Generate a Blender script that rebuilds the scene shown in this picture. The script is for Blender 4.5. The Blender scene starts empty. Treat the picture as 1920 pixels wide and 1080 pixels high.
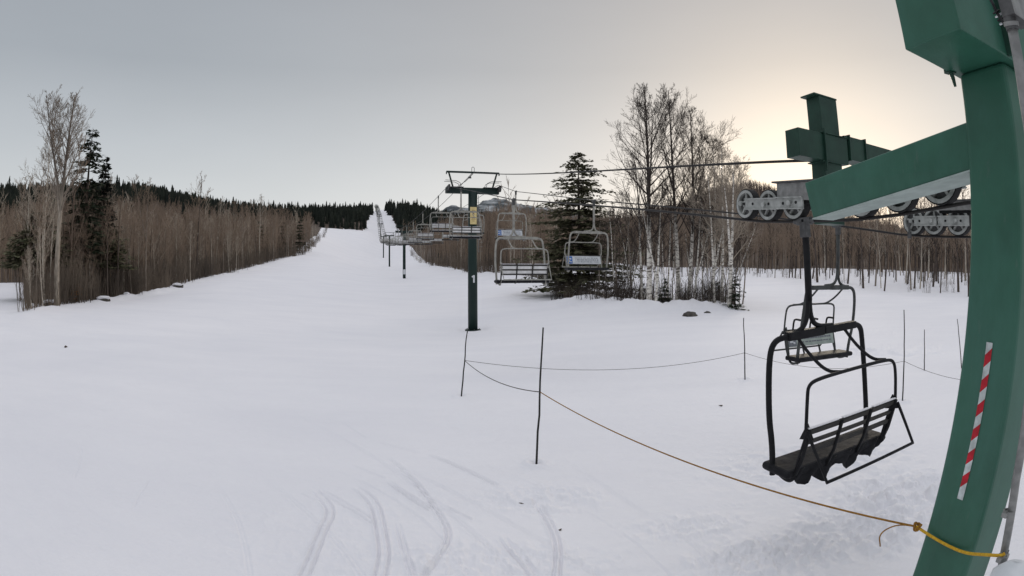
import bpy, math, random
import numpy as np
from mathutils import Vector
random.seed(7)
RS = np.random.RandomState(11)
scene = bpy.context.scene
COL = scene.collection
# ------------------------------------------------------------------ camera model used to measure the photo
F = 1000.0
PITCH = math.radians(2.2)
def ray(px, py):
    x = px - 960; y = 540 - py; r = math.hypot(x, y) or 1e-9; t = r / F
    c = (math.sin(t) * x / r, math.cos(t), math.sin(t) * y / r)
    return np.array([c[0], c[1] * math.cos(PITCH) + c[2] * math.sin(PITCH), -c[1] * math.sin(PITCH) + c[2] * math.cos(PITCH)])
def Wh(px, py, h):
    d = ray(px, py); return d * h / math.hypot(d[0], d[1])
def Wz(px, py, z):
    d = ray(px, py); return d * z / d[2]
def rope_a(px, py, k=None):
    d = ray(px, py); return d * (4.55 / (d[0] + .25 * d[1]))
def rope_b(px, py):
    d = ray(px, py); return d * ((5.4 + .227 * 8.2) / (d[0] + .227 * d[1]))

# ------------------------------------------------------------------ materials
def lin(r, g, b):
    f = lambda c: (c / 255) / 12.92 if c / 255 <= .04045 else ((c / 255 + .055) / 1.055) ** 2.4
    return (f(r), f(g), f(b), 1)
def mat(name, c1, c2=None, scale=5, rough=.7, metal=0, bump=0, bscale=40, stretch=(1, 1, 1), detail=4, lo=.35, hi=.65, spec=.3):
    m = bpy.data.materials.new(name); m.use_nodes = True
    nt = m.node_tree; b = nt.nodes['Principled BSDF']
    b.inputs['Roughness'].default_value = rough; b.inputs['Metallic'].default_value = metal
    b.inputs['Specular IOR Level'].default_value = spec
    tc = nt.nodes.new('ShaderNodeTexCoord'); mp = nt.nodes.new('ShaderNodeMapping')
    mp.inputs['Scale'].default_value = stretch
    nt.links.new(tc.outputs['Object'], mp.inputs['Vector'])
    if c2 is None: c2 = tuple(x * .8 for x in c1[:3]) + (1,)
    n = nt.nodes.new('ShaderNodeTexNoise'); n.inputs['Scale'].default_value = scale; n.inputs['Detail'].default_value = detail
    nt.links.new(mp.outputs[0], n.inputs['Vector'])
    r = nt.nodes.new('ShaderNodeValToRGB')
    r.color_ramp.elements[0].position = lo; r.color_ramp.elements[0].color = c1
    r.color_ramp.elements[1].position = hi; r.color_ramp.elements[1].color = c2
    nt.links.new(n.outputs['Fac'], r.inputs['Fac']); nt.links.new(r.outputs['Color'], b.inputs['Base Color'])
    if bump:
        n2 = nt.nodes.new('ShaderNodeTexNoise'); n2.inputs['Scale'].default_value = bscale; n2.inputs['Detail'].default_value = 5
        nt.links.new(mp.outputs[0], n2.inputs['Vector'])
        bp = nt.nodes.new('ShaderNodeBump'); bp.inputs['Strength'].default_value = bump; bp.inputs['Distance'].default_value = .02
        nt.links.new(n2.outputs['Fac'], bp.inputs['Height']); nt.links.new(bp.outputs['Normal'], b.inputs['Normal'])
    return m
def C(r, g, b): return (r, g, b, 1)
M = {}
M['green'] = mat('green_paint', C(.030, .120, .078), C(.024, .096, .063), scale=3, rough=.42, bump=.05, bscale=60, spec=.4)
def worn_paint(m):
    nt = m.node_tree; b = nt.nodes['Principled BSDF']; src = b.inputs['Base Color'].links[0].from_socket
    tc = nt.nodes.new('ShaderNodeTexCoord')
    def layer(src, scale, lo, hi, col, stretch):
        mp = nt.nodes.new('ShaderNodeMapping'); mp.inputs['Scale'].default_value = stretch; nt.links.new(tc.outputs['Object'], mp.inputs['Vector'])
        n = nt.nodes.new('ShaderNodeTexNoise'); n.inputs['Scale'].default_value = scale; n.inputs['Detail'].default_value = 8; n.inputs['Roughness'].default_value = .7; nt.links.new(mp.outputs[0], n.inputs['Vector'])
        mr = nt.nodes.new('ShaderNodeMapRange'); mr.inputs['From Min'].default_value = lo; mr.inputs['From Max'].default_value = hi; nt.links.new(n.outputs['Fac'], mr.inputs['Value'])
        mx = nt.nodes.new('ShaderNodeMix'); mx.data_type = 'RGBA'; nt.links.new(mr.outputs[0], mx.inputs[0]); nt.links.new(src, mx.inputs[6]); mx.inputs[7].default_value = col; return mx.outputs[2]
    o = layer(src, 1.3, .45, .75, C(.048, .150, .112), (1, 1, .35))
    o = layer(o, 9, .62, .80, C(.10, .14, .12), (1, 1, .25))
    o = layer(o, 30, .74, .78, C(.10, .055, .03), (1, 1, .6))
    nt.links.new(o, b.inputs['Base Color']); return m
worn_paint(M['green'])
M['chair_grey'] = mat('dark_grey_tube', C(.075, .08, .078), C(.045, .047, .046), scale=8, rough=.6)
M['green_dark'] = mat('dark_green_paint', C(.018, .056, .038), C(.013, .040, .028), scale=4, rough=.45, bump=.05)
M['tower'] = mat('tower_paint', C(.009, .026, .021), C(.007, .020, .018), scale=2, rough=.5)
M['steel'] = mat('galvanised_steel', C(.30, .30, .29), C(.20, .20, .195), scale=14, rough=.5, metal=.35, bump=.1)
M['steel_dark'] = mat('weathered_steel', C(.12, .12, .12), C(.07, .07, .07), scale=14, rough=.55, metal=.3, bump=.1)
M['sheave'] = mat('sheave_paint', C(.44, .45, .43), C(.28, .29, .275), scale=12, rough=.6, bump=.15)
M['rubber'] = mat('black_rubber', C(.012, .012, .013), C(.02, .02, .02), scale=20, rough=.8)
M['black'] = mat('black_tube_paint', C(.008, .008, .010), C(.015, .015, .017), scale=10, rough=.6, spec=.2)
M['vinyl'] = mat('black_vinyl', C(.010, .010, .012), C(.022, .022, .025), scale=5, rough=.6, bump=.6, bscale=9, spec=.12)
M['tube'] = mat('grey_tube_paint', C(.36, .35, .31), C(.24, .23, .21), scale=6, rough=.55)
M['wood'] = mat('slat_paint', C(.03, .03, .03), C(.05, .045, .04), scale=8, rough=.7, bump=.3)
M['slat_pale'] = mat('pale_slat', C(.80, .79, .78), C(.62, .61, .60), scale=7, rough=.8)
M['rope'] = mat('steel_rope', C(.035, .032, .03), C(.02, .018, .018), scale=60, rough=.6, metal=.3)
M['white'] = mat('white_board', C(.72, .73, .75), C(.6, .62, .64), scale=6, rough=.6)
M['palegreen'] = mat('pale_green_board', C(.48, .53, .49), C(.36, .42, .38), scale=6, rough=.6)
M['blue'] = mat('blue_print', C(.05, .14, .45), C(.06, .18, .5), scale=20, rough=.6)
M['ink'] = mat('grey_print', C(.16, .17, .2), C(.25, .26, .28), scale=30, rough=.7)
M['yellow'] = mat('yellow_sign', C(.74, .60, .30), C(.66, .52, .24), scale=5, rough=.6)
M['signink'] = mat('brown_print', C(.30, .2, .08), C(.25, .17, .08), scale=30, rough=.7)
M['red'] = mat('red_tape', C(.55, .012, .03), C(.34, .012, .02), scale=14, rough=.4)
M['tapewhite'] = mat('white_tape', C(.62, .68, .68), C(.40, .43, .42), scale=14, rough=.4)
M['orange'] = mat('orange_rope', C(.40, .20, .03), C(.20, .09, .015), scale=70, rough=.8, bump=.6, bscale=120)
M['cord'] = mat('dark_cord', C(.07, .06, .045), C(.04, .035, .03), scale=50, rough=.8)
M['bamboo'] = mat('dark_pole', C(.018, .018, .018), C(.03, .028, .026), scale=10, rough=.6)
M['bark'] = mat('grey_bark', C(.30, .25, .205), C(.16, .13, .105), scale=3, rough=.9, stretch=(2, 2, .6), bump=.5, bscale=12)
M['barkpale'] = mat('pale_grey_bark', C(.56, .50, .42), C(.32, .28, .23), scale=2.2, rough=.9, stretch=(2, 2, .5), bump=.5, bscale=12)
M['barkdark'] = mat('dark_brown_bark', C(.11, .085, .07), C(.055, .043, .036), scale=3, rough=.9, stretch=(2, 2, .6))
M['birch'] = mat('birch_bark', C(.05, .042, .036), C(.60, .55, .49), scale=3.4, rough=.8, stretch=(1.0, 1.0, 3.6), detail=6, lo=.40, hi=.50)
M['twig'] = mat('brown_twigs', C(.32, .240, .175), C(.145, .105, .080), scale=.09, rough=.95)
M['twigdark'] = mat('dark_twigs', C(.055, .042, .036), C(.035, .028, .024), scale=.5, rough=.95)
M['twigpale'] = mat('pale_twigs', C(.42, .36, .29), C(.26, .215, .17), scale=.6, rough=.95)
M['wood_mass'] = mat('far_twigs', C(.29, .215, .160), C(.130, .096, .076), scale=.03, rough=.95, detail=6)
M['brush'] = mat('brush_stems', C(.19, .15, .115), C(.075, .06, .048), scale=.12, rough=.95)
M['needle'] = mat('fir_needles', C(.022, .034, .018), C(.045, .058, .030), scale=1.2, rough=.9)
M['needleolive'] = mat('olive_needles', C(.085, .095, .048), C(.16, .145, .085), scale=.8, rough=.9)
M['needledark'] = mat('dark_needles', C(.010, .014, .011), C(.022, .028, .02), scale=.05, rough=.95)
M['rock'] = mat('wet_rock', C(.05, .045, .04), C(.1, .09, .08), scale=4, rough=.8, bump=.6, bscale=8)
M['leafbrown'] = mat('dead_leaves', C(.42, .22, .10), C(.28, .13, .06), scale=4, rough=.9)
M['floor'] = mat('forest_floor', C(.085, .064, .052), C(.11, .085, .07), scale=.06, rough=1, detail=6)
M['snowlit_green'] = mat('green_snow_bounce', C(.40, .47, .44), C(.32, .38, .355), scale=6, rough=.7)  # beam underside: light bounced up from the snow, put into the colour
M['snow'] = None

def bark_by_height(name, base, low, high, z0, z1):
    m = M[base].copy(); m.name = name; nt = m.node_tree; b = nt.nodes['Principled BSDF']; src = b.inputs['Base Color'].links[0].from_socket
    tc = nt.nodes.new('ShaderNodeTexCoord'); sp = nt.nodes.new('ShaderNodeSeparateXYZ'); nt.links.new(tc.outputs['Object'], sp.inputs[0])
    mr = nt.nodes.new('ShaderNodeMapRange'); mr.inputs['From Min'].default_value = z0; mr.inputs['From Max'].default_value = z1; nt.links.new(sp.outputs['Z'], mr.inputs['Value'])
    mx = nt.nodes.new('ShaderNodeMix'); mx.data_type = 'RGBA'; nt.links.new(mr.outputs[0], mx.inputs[0]); nt.links.new(src, mx.inputs[6]); mx.inputs[7].default_value = high
    nt.links.new(mx.outputs[2], b.inputs['Base Color']); M[name] = m
M['birch'] = mat('birch_bark', C(.14, .115, .10), C(.74, .70, .63), scale=3.0, rough=.8, stretch=(1.0, 1.0, 3.2), detail=6, lo=.38, hi=.52)
bark_by_height('birchtall', 'birch', None, C(.06, .048, .04), 5.0, 9.5)
M['barkmid'] = mat('tan_grey_bark', C(.40, .345, .28), C(.20, .17, .135), scale=2.5, rough=.9, stretch=(2, 2, .5), bump=.6, bscale=12)
bark_by_height('paletall', 'barkmid', None, C(.12, .10, .085), 8, 13)
def snow_material():
    m = bpy.data.materials.new('snow'); m.use_nodes = True
    nt = m.node_tree; b = nt.nodes['Principled BSDF']
    b.inputs['Roughness'].default_value = .75; b.inputs['Specular IOR Level'].default_value = .25
    tc = nt.nodes.new('ShaderNodeTexCoord')
    def noise(scale, detail, st=(1, 1, 1), rot=0):
        mp = nt.nodes.new('ShaderNodeMapping'); mp.inputs['Scale'].default_value = st; mp.inputs['Rotation'].default_value = (0, 0, rot)
        nt.links.new(tc.outputs['Object'], mp.inputs['Vector'])
        n = nt.nodes.new('ShaderNodeTexNoise'); n.inputs['Scale'].default_value = scale; n.inputs['Detail'].default_value = detail
        n.inputs['Roughness'].default_value = .65
        nt.links.new(mp.outputs[0], n.inputs['Vector']); return n.outputs['Fac']
    a = noise(.12, 8, (1, 2.5, 1), .2)
    r = nt.nodes.new('ShaderNodeValToRGB')
    r.color_ramp.elements[0].position = .3; r.color_ramp.elements[0].color = (.775, .765, .80, 1)
    r.color_ramp.elements[1].position = .7; r.color_ramp.elements[1].color = (.84, .825, .85, 1)
    nt.links.new(a, r.inputs['Fac']); nt.links.new(r.outputs['Color'], b.inputs['Base Color'])
    s1 = noise(1.2, 7, (1, 2.2, 1), .15); s2 = noise(22, 5)
    ad = nt.nodes.new('ShaderNodeMath'); ad.operation = 'MULTIPLY_ADD'; ad.inputs[1].default_value = .16
    nt.links.new(s2, ad.inputs[0]); nt.links.new(s1, ad.inputs[2])
    bp = nt.nodes.new('ShaderNodeBump'); bp.inputs['Strength'].default_value = .7; bp.inputs['Distance'].default_value = .07
    nt.links.new(ad.outputs[0], bp.inputs['Height']); nt.links.new(bp.outputs['Normal'], b.inputs['Normal'])
    return m
M['snow'] = snow_material()

# ------------------------------------------------------------------ mesh builder
class MB:
    def __init__(s): s.v = []; s.f = []; s.m = []; s.n = 0; s.mats = []
    def mi(s, m):
        if m not in s.mats: s.mats.append(m)
        return s.mats.index(m)
    def add(s, vs, fs, m):
        k = s.mi(m); o = s.n
        s.v.extend([tuple(p) for p in vs]); s.n += len(vs)
        for f in fs: s.f.append(tuple(i + o for i in f)); s.m.append(k)
        return s
    def tube(s, pts, r, m, sides=8, caps=True, smooth=False):
        pts = [Vector(p) for p in pts]
        if not hasattr(r, '__len__'): r = [r] * len(pts)
        vs = []; fs = []; n = len(pts); ref = None
        for i, p in enumerate(pts):
            d = (pts[min(i + 1, n - 1)] - pts[max(i - 1, 0)])
            if d.length < 1e-9: d = Vector((0, 0, 1))
            d.normalize()
            if ref is None:
                ref = Vector((0, 0, 1)) if abs(d.z) < .9 else Vector((1, 0, 0))
            u = d.cross(ref).normalized(); w = u.cross(d).normalized(); ref = w
            # mitre compensation
            for k in range(sides):
                a = 2 * math.pi * (k + .5) / sides
                vs.append(p + (u * math.cos(a) + w * math.sin(a)) * r[i])
        for i in range(n - 1):
            for k in range(sides):
                k2 = (k + 1) % sides
                fs.append((i * sides + k, i * sides + k2, (i + 1) * sides + k2, (i + 1) * sides + k))
        if caps:
            fs.append(tuple(range(sides))[::-1]); fs.append(tuple((n - 1) * sides + k for k in range(sides)))
        return s.add(vs, fs, m)
    def box(s, c, h, m, ax=None):
        c = Vector(c); X, Y, Z = ax or (Vector((1, 0, 0)), Vector((0, 1, 0)), Vector((0, 0, 1)))
        vs = [c + X * (h[0] * i) + Y * (h[1] * j) + Z * (h[2] * k) for i in (-1, 1) for j in (-1, 1) for k in (-1, 1)]
        return s.add(vs, [(0, 1, 3, 2), (4, 6, 7, 5), (0, 4, 5, 1), (2, 3, 7, 6), (0, 2, 6, 4), (1, 5, 7, 3)], m)
    def hexa(s, b, t, m):
        vs = list(b) + list(t)
        return s.add(vs, [(3, 2, 1, 0), (4, 5, 6, 7), (0, 1, 5, 4), (1, 2, 6, 5), (2, 3, 7, 6), (3, 0, 4, 7)], m)
    def disc(s, c, axis, r0, r1, t, m, sides=24):   # ring, thickness t along axis
        c = Vector(c); a = Vector(axis).normalized(); ref = Vector((0, 0, 1)) if abs(a.z) < .9 else Vector((1, 0, 0))
        u = a.cross(ref).normalized(); w = a.cross(u).normalized(); vs = []
        for k in range(sides):
            th = 2 * math.pi * k / sides; d = u * math.cos(th) + w * math.sin(th)
            vs += [c + d * r1 - a * t / 2, c + d * r1 + a * t / 2, c + d * r0 + a * t / 2, c + d * r0 - a * t / 2]
        fs = []
        for k in range(sides):
            i = k * 4; j = ((k + 1) % sides) * 4
            for q in range(4): fs.append((i + q, i + (q + 1) % 4, j + (q + 1) % 4, j + q))
        return s.add(vs, fs, m)
    def mesh(s, name, smooth=False):
        me = bpy.data.meshes.new(name); me.from_pydata(s.v, [], s.f)
        for m in s.mats: me.materials.append(m)
        me.polygons.foreach_set('material_index', s.m)
        if smooth: me.polygons.foreach_set('use_smooth', [True] * len(s.f))
        me.update(); return me
    def build(s, name, parent=None, smooth=False):
        o = bpy.data.objects.new(name, s.mesh(name, smooth)); COL.objects.link(o)
        if parent is not None: o.parent = parent
        return o
def bevel(o, w=.006, seg=2):
    md = o.modifiers.new('bevel', 'BEVEL'); md.width = w; md.segments = seg; md.limit_method = 'ANGLE'; return o
def tag(o, label=None, cat=None, group=None, kind=None):
    if label: o['label'] = label
    if cat: o['category'] = cat
    if group: o['group'] = group
    if kind: o['kind'] = kind
    return o
def thing(name, label, cat, loc=(0, 0, 0), rz=0, group=None):
    o = bpy.data.objects.new(name, None); COL.objects.link(o); o.location = loc; o.rotation_euler = (0, 0, rz)
    o.empty_display_size = .1
    return tag(o, label, cat, group)
KIDS = {}
def copy_tree(o, parent=None):
    c = o.copy(); COL.objects.link(c); c.parent = parent
    for ch in list(o.children): copy_tree(ch, c)
    return c
def curve(p, n=6):
    """rounded polyline through control points (Chaikin)"""
    p = [Vector(q) for q in p]
    for _ in range(n):
        q = [p[0]]
        for a, b in zip(p[:-1], p[1:]): q += [a.lerp(b, .25), a.lerp(b, .75)]
        q.append(p[-1]); p = q
    return p
def fast_mesh(name, v, tris, m, smooth=False):
    me = bpy.data.meshes.new(name); v = np.asarray(v, dtype=np.float32); t = np.asarray(tris, dtype=np.int32)
    k = t.shape[1]
    me.vertices.add(len(v)); me.vertices.foreach_set('co', v.ravel())
    me.loops.add(t.size); me.loops.foreach_set('vertex_index', t.ravel())
    me.polygons.add(len(t)); me.polygons.foreach_set('loop_start', np.arange(0, t.size, k, dtype=np.int32))
    me.materials.append(m); me.update(calc_edges=True); me.validate()
    if smooth: me.polygons.foreach_set('use_smooth', np.ones(len(t), dtype=bool))
    return me

# ------------------------------------------------------------------ terrain
RN = [0, 15, 36, 50, 75, 110, 160, 220, 300, 400, 500, 650, 850, 1100, 1600]
TT = [
 (-1.15, [-3.3, -3.3, -3.3, -3.1, -2.5, -1, 3, 10, 22, 42, 60, 85, 105, 120, 120]),
 (-0.95, [-3.3, -3.3, -3.3, -3.1, -2.6, -1, 3, 10, 22, 42, 60, 85, 105, 120, 120]),
 (-0.70, [-3.3, -3.3, -3.4, -3.4, -3.2, -1.5, 3, 12, 27, 50, 66, 85, 100, 110, 110]),
 (-0.54, [-3.3, -3.3, -3.8, -3.4, -2.2, -.9, 3, 10, 22, 38, 51, 66, 85, 100, 100]),
 (-0.38, [-3.3, -3.3, -4.1, -3.8, -2.8, -.8, 3.7, 9, 19, 30, 48, 62, 80, 100, 100]),
 (-0.27, [-3.3, -3.3, -4.25, -4.0, -3.3, -2.2, -.6, 1.8, 8, 27, 46, 64, 86, 110, 110]),
 (-0.245, [-3.3, -3.3, -4.35, -4.1, -3.4, -2.3, -1, .8, 5, 21, 39, 63, 90, 122, 120]),
 (-0.20, [-3.3, -3.3, -4.35, -4.1, -3.4, -2.2, -.8, 1.2, 6, 18, 36, 64, 90, 110, 110]),
 (-0.10, [-3.3, -3.3, -4.35, -4.0, -3.0, -1.5, .5, 3, 8, 18, 32, 50, 72, 90, 90]),
 (0.00, [-3.3, -3.3, -4.1, -3.6, -2.2, -.4, 2, 6, 14, 30, 46, 60, 75, 90, 90]),
 (0.12, [-3.3, -3.3, -3.7, -3.4, -2.4, -1, 1, 4, 9, 22, 36, 52, 75, 85, 85]),
 (0.30, [-3.3, -3.3, -3.4, -3.5, -3.2, -2.8, -1, 1, 6, 20, 38, 60, 85, 95, 95]),
 (0.38, [-3.3, -3.3, -3.3, -3.4, -3.0, -2.3, -.7, 1.6, 7, 22, 43, 78, 114, 120, 110]),
 (0.45, [-3.3, -3.3, -3.3, -3.3, -2.8, -1.8, -.5, 2, 8, 24, 48, 84, 126, 130, 110]),
 (0.60, [-3.3, -3.3, -3.3, -3.3, -2.9, -1.0, .8, 2, 5, 15, 28, 48, 70, 80, 80]),
 (0.85, [-3.3, -3.3, -3.3, -3.3, -3.0, -1.2, .8, 2, 4, 8, 14, 22, 32, 40, 40]),
 (1.15, [-3.3, -3.3, -3.3, -3.3, -3.0, -1.2, .8, 2, 4, 8, 14, 22, 32, 40, 40])]
TA = np.array([t[0] for t in TT]); TZ = np.array([t[1] for t in TT]); LR = np.log(np.array(RN, float) + 8)
def smoothlerp(t): return t * t * (3 - 2 * t)
def terrain(az, r):
    return sum(terrain_(np.asarray(az, float) + o, r) * w for o, w in ((-.024, .12), (-.012, .22), (0, .32), (.012, .22), (.024, .12)))
def terrain_(az, r):
    az = np.clip(np.asarray(az, float), TA[0], TA[-1] - 1e-6); r = np.clip(np.asarray(r, float), 0, 1599)
    i = np.clip(np.searchsorted(TA, az, side='right') - 1, 0, len(TA) - 2)
    u = (az - TA[i]) / (TA[i + 1] - TA[i]); u = .5 * u + .5 * smoothlerp(u)
    L = np.log(r + 8); j = np.clip(np.searchsorted(LR, L, side='right') - 1, 0, len(LR) - 2)
    w = (L - LR[j]) / (LR[j + 1] - LR[j])
    w = .6 * w + .4 * smoothlerp(w)
    z = (TZ[i, j] * (1 - w) + TZ[i, j + 1] * w) * (1 - u) + (TZ[i + 1, j] * (1 - w) + TZ[i + 1, j + 1] * w) * u
    return z
def ground_z(x, y): return float(terrain(math.atan2(x, y), math.hypot(x, y)))
def march(px, py):
    d = ray(px, py); h = math.hypot(d[0], d[1]); r = 4.0; az = math.atan2(d[0], d[1])
    while r < 1500:
        if d[2] / h * r < float(terrain(az, r)): break
        r *= 1.004
    return (d[0] / h * r, d[1] / h * r, r, az)
# borders of the open snow: azimuth as a function of distance
LB = np.array([(40, -.955), (47, -.915), (60, -.78), (75, -.66), (90, -.585), (110, -.515), (140, -.425), (165, -.385), (230, -.368), (300, -.352), (395, -.345), (405, -.27), (430, -.264), (650, -.2615), (1100, -.259)])
RB = np.array([(60, .13), (75, .075), (90, .0), (110, -.085), (140, -.125), (180, -.155), (230, -.178), (300, -.188), (400, -.208), (500, -.224), (650, -.236), (1100, -.249)])
def open_left(a, r): return (a < -.915) & (r < 98)
def left_border(r): return np.interp(r, LB[:, 0], LB[:, 1])
def right_border(r): return np.interp(r, RB[:, 0], RB[:, 1])
def right_woods_r(az):  # distance at which the woods on the right begin
    return np.interp(az, [.0, .075, .12, .2, .42, .47, .60, .75, 1.1], [90, 75, 95, 130, 125, 108, 84, 76, 70])

def vnoise(x, y, seed=0):
    def h(i, j):
        n = np.sin(i * 127.1 + j * 311.7 + seed * 74.7) * 43758.5453
        return n - np.floor(n)
    xi = np.floor(x); yi = np.floor(y); fx = x - xi; fy = y - yi; fx = fx * fx * (3 - 2 * fx); fy = fy * fy * (3 - 2 * fy)
    return (h(xi, yi) * (1 - fx) + h(xi + 1, yi) * fx) * (1 - fy) + (h(xi, yi + 1) * (1 - fx) + h(xi + 1, yi + 1) * fx) * fy
def fbm(x, y, o=4, seed=0):
    s = 0; a = .5
    for k in range(o): s = s + a * (vnoise(x, y, seed + k) - .5); x = x * 2.03 + 5.1; y = y * 2.03 + 3.7; a *= .55
    return s

TRACKS = [  # (pixel polyline on the snow, double, depth)
 ([(588, 920), (606, 938), (620, 958), (618, 975), (608, 992), (598, 1018), (588, 1045), (570, 1085)], .10, .022),
 ([(600, 922), (640, 944), (675, 964), (700, 982)], .08, .014),
 ([(664, 915), (690, 932), (706, 955), (711, 980), (717, 1010), (722, 1045), (712, 1090)], .12, .022),
 ([(726, 905), (752, 922), (780, 942), (806, 958)], .07, .018),
 ([(726, 856), (752, 880), (780, 905), (798, 930), (822, 962), (838, 990), (842, 1012), (828, 1040), (795, 1085)], .05, .018),
 ([(800, 852), (840, 868), (885, 888), (928, 910)], .06, .014),
 ([(1000, 940), (1020, 965), (1036, 995), (1045, 1020), (1047, 1050), (1043, 1090)], .07, .02),
 ([(940, 1010), (960, 1035), (985, 1060), (1004, 1090)], .09, .02),
 ([(955, 1020), (978, 1044), (1010, 1085)], .05, .014),
 ([(830, 950), (855, 962), (882, 976)], .0, .016),
 ([(655, 872), (690, 885), (720, 898)], .0, .010),
 ([(690, 825), (740, 838), (785, 850)], .05, .008),
 ([(640, 790), (660, 805), (685, 822)], .0, .008),
 ([(250, 960), (262, 930), (280, 905)], .0, .008), ([(560, 925), (590, 940)], .0, .008),
 ([(745, 985), (760, 1040), (775, 1085)], .05, .014),
 ([(1050, 860), (1120, 905), (1200, 960), (1290, 1010), (1330, 1060)], .05, .006),
 ([(150, 830), (155, 860), (140, 900)], .0, .006),
 ([(520, 760), (600, 800), (690, 850), (770, 905), (850, 970), (920, 1030), (960, 1085)], .05, .007),
 ([(700, 850), (780, 890), (870, 935), (960, 985), (1060, 1040), (1120, 1085)], .05, .007),
 ([(620, 880), (680, 905), (760, 950), (830, 1010), (880, 1085)], .0, .008),
 ([(480, 890), (540, 930), (600, 985), (650, 1040), (680, 1085)], .05, .006),
 ([(900, 870), (980, 900), (1080, 950), (1180, 1010), (1260, 1085)], .0, .006),
 ([(400, 900), (440, 960), (460, 1020), (470, 1085)], .04, .005),
 ([(1380, 900), (1450, 930), (1560, 960), (1660, 975)], .05, .008),
 ([(1100, 1000), (1250, 960), (1420, 945), (1580, 950)], .04, .006),
]
def build_ground():
    a_f = np.linspace(-1.02, 1.02, 1150); a_c1 = np.linspace(-math.pi, -1.06, 40); a_c2 = np.linspace(1.06, math.pi, 40)
    az = np.concatenate([a_c1, a_f, a_c2])
    r = np.concatenate([[.3, 1.5, 2.6], np.arange(3.6, 13, .035), np.arange(13, 24, .10), 24 * (1500 / 24) ** (np.linspace(0, 1, 170) ** 1)])
    A, R = np.meshgrid(az, r); x = R * np.sin(A); y = R * np.cos(A); z = terrain(A, R)
    # gentle swells
    z = z + .10 * fbm(x / 7, y / 7, 3, 3) * np.clip((R - 4) / 10, 0, 1)
    z = z + .35 * fbm(x / 22, y / 22, 3, 9) * np.clip((R - 30) / 30, 0, 1)
    z = z + 5 * fbm(x / 60, y / 60, 4, 5) * np.clip((R - 280) / 300, 0, 1) * np.clip((np.abs(A + .25) - .03) / .06, 0, 1)
    near = R < 24
    # wind and boot roughness
    z = z + np.where(near, .016 * fbm(x * 2.6, y * 2.6, 4, 21) * np.clip(.6 + 2.2 * fbm(x / 2.2, y / 2.2, 2, 23), .15, 2) + .006 * fbm(x * 11, y * 11, 3, 24) * np.clip(.4 + 2.5 * fbm(x / 1.7, y / 1.7, 2, 25), 0, 2), 0)
    def patch(px, py, rx, ry, amp, fr, seed):
        nonlocal z
        c = Wz(px, py, -3.3); q = np.exp(-(((x - c[0]) / rx) ** 2 + ((y - c[1]) / ry) ** 2) ** 1.5)
        z = z + q * amp * (np.abs(fbm(x * fr, y * fr, 4, seed)) * 2.2 - .15)
    patch(1700, 920, 1.6, .7, .24, 3.2, 31); patch(1440, 1045, .9, .45, .22, 4.5, 32); patch(1020, 935, .9, .5, .13, 4, 33)
    patch(1650, 985, 1.7, .7, .17, 4.2, 34); patch(1540, 870, 2.2, 1.0, .11, 3, 35); patch(1700, 655, 3.4, 1.6, .28, 1.6, 36)
    patch(1290, 990, .8, .4, .10, 4.5, 37); patch(560, 1000, 1.4, 1.2, .03, 4, 38); patch(1660, 620, 4, 2, .15, 1.4, 39)
    patch(890, 1060, 1.6, .6, .09, 5, 40); patch(760, 950, 1.5, 1.0, .022, 5, 41); patch(1290, 985, .8, .3, .05, 5, 42)
    # ski tracks pressed into the snow
    idx = np.nonzero(near.ravel())[0]; X = x.ravel()[idx]; Y = y.ravel()[idx]; dz = np.zeros(len(idx))
    for pl, gap, dep in TRACKS:
        p = np.array([Wz(a, b, -3.32)[:2] for a, b in pl])
        p = np.array([(q.x, q.y) for q in curve([(a, b, 0) for a, b in p], 2)])
        box = (X > p[:, 0].min() - .4) & (X < p[:, 0].max() + .4) & (Y > p[:, 1].min() - .4) & (Y < p[:, 1].max() + .4)
        bi = np.nonzero(box)[0]; bx = X[bi]; by = Y[bi]; best = np.full(len(bi), 9.); sg = np.zeros(len(bi)); end = np.ones(len(bi))
        for k in range(len(p) - 1):
            d = p[k + 1] - p[k]; L = np.hypot(*d) + 1e-9; u = d / L
            t = np.clip((bx - p[k, 0]) * u[0] + (by - p[k, 1]) * u[1], 0, L)
            ex = bx - p[k, 0] - u[0] * t; ey = by - p[k, 1] - u[1] * t; D = np.hypot(ex, ey)
            s = np.sign(u[0] * ey - u[1] * ex); w = D < best; best[w] = D[w]; sg[w] = s[w]
            end[w] = np.clip((k + t[w] / L) / (len(p) - 1) * 3, 0, 1) ** .7
        D = best * sg
        for off in ([0] if gap == 0 else [-gap / 2, gap / 2]):
            q = D - off
            dz[bi] += 1.6 * end * dep * (-1.0 * np.exp(-(q / .014) ** 2) + .40 * np.exp(-((np.abs(q) - .030) / .014) ** 2))
    zf = z.ravel(); zf[idx] += dz; z = zf.reshape(z.shape)
    # old snowmobile track crossing at the left
    p0 = np.array(Wz(0, 618, -3.3)[:2]); p1 = np.array(Wz(520, 634, -3.3)[:2]); d = (p1 - p0); L = np.hypot(*d); u = d / L
    tt = (x - p0[0]) * u[0] + (y - p0[1]) * u[1]; D = -(x - p0[0]) * u[1] + (y - p0[1]) * u[0]
    z = z + .10 * np.exp(-(D / .5) ** 2) * (tt < L) * np.clip((L - tt) / 8, 0, 1) - .06 * np.exp(-((D - 1.3) / .5) ** 2) * (tt < L) * np.clip((L - tt) / 8, 0, 1)
    # banks of pushed snow along the edges of the woods
    lb = left_border(R); sidel = (A - lb) * R
    z = z + np.clip((R - 38) / 6, 0, 1) * np.where((R > 38) & (R < 330) & (A > -.94), np.clip((A + .94) / .05, 0, 1) * (.55 + .9 * fbm(x / 3, y / 3, 3, 50)) * np.exp(-((sidel + .4) / 1.3) ** 2) * np.clip(.55 + 1.6 * fbm(x / 8, y / 8, 2, 51), 0, 1.2), 0)
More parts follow.
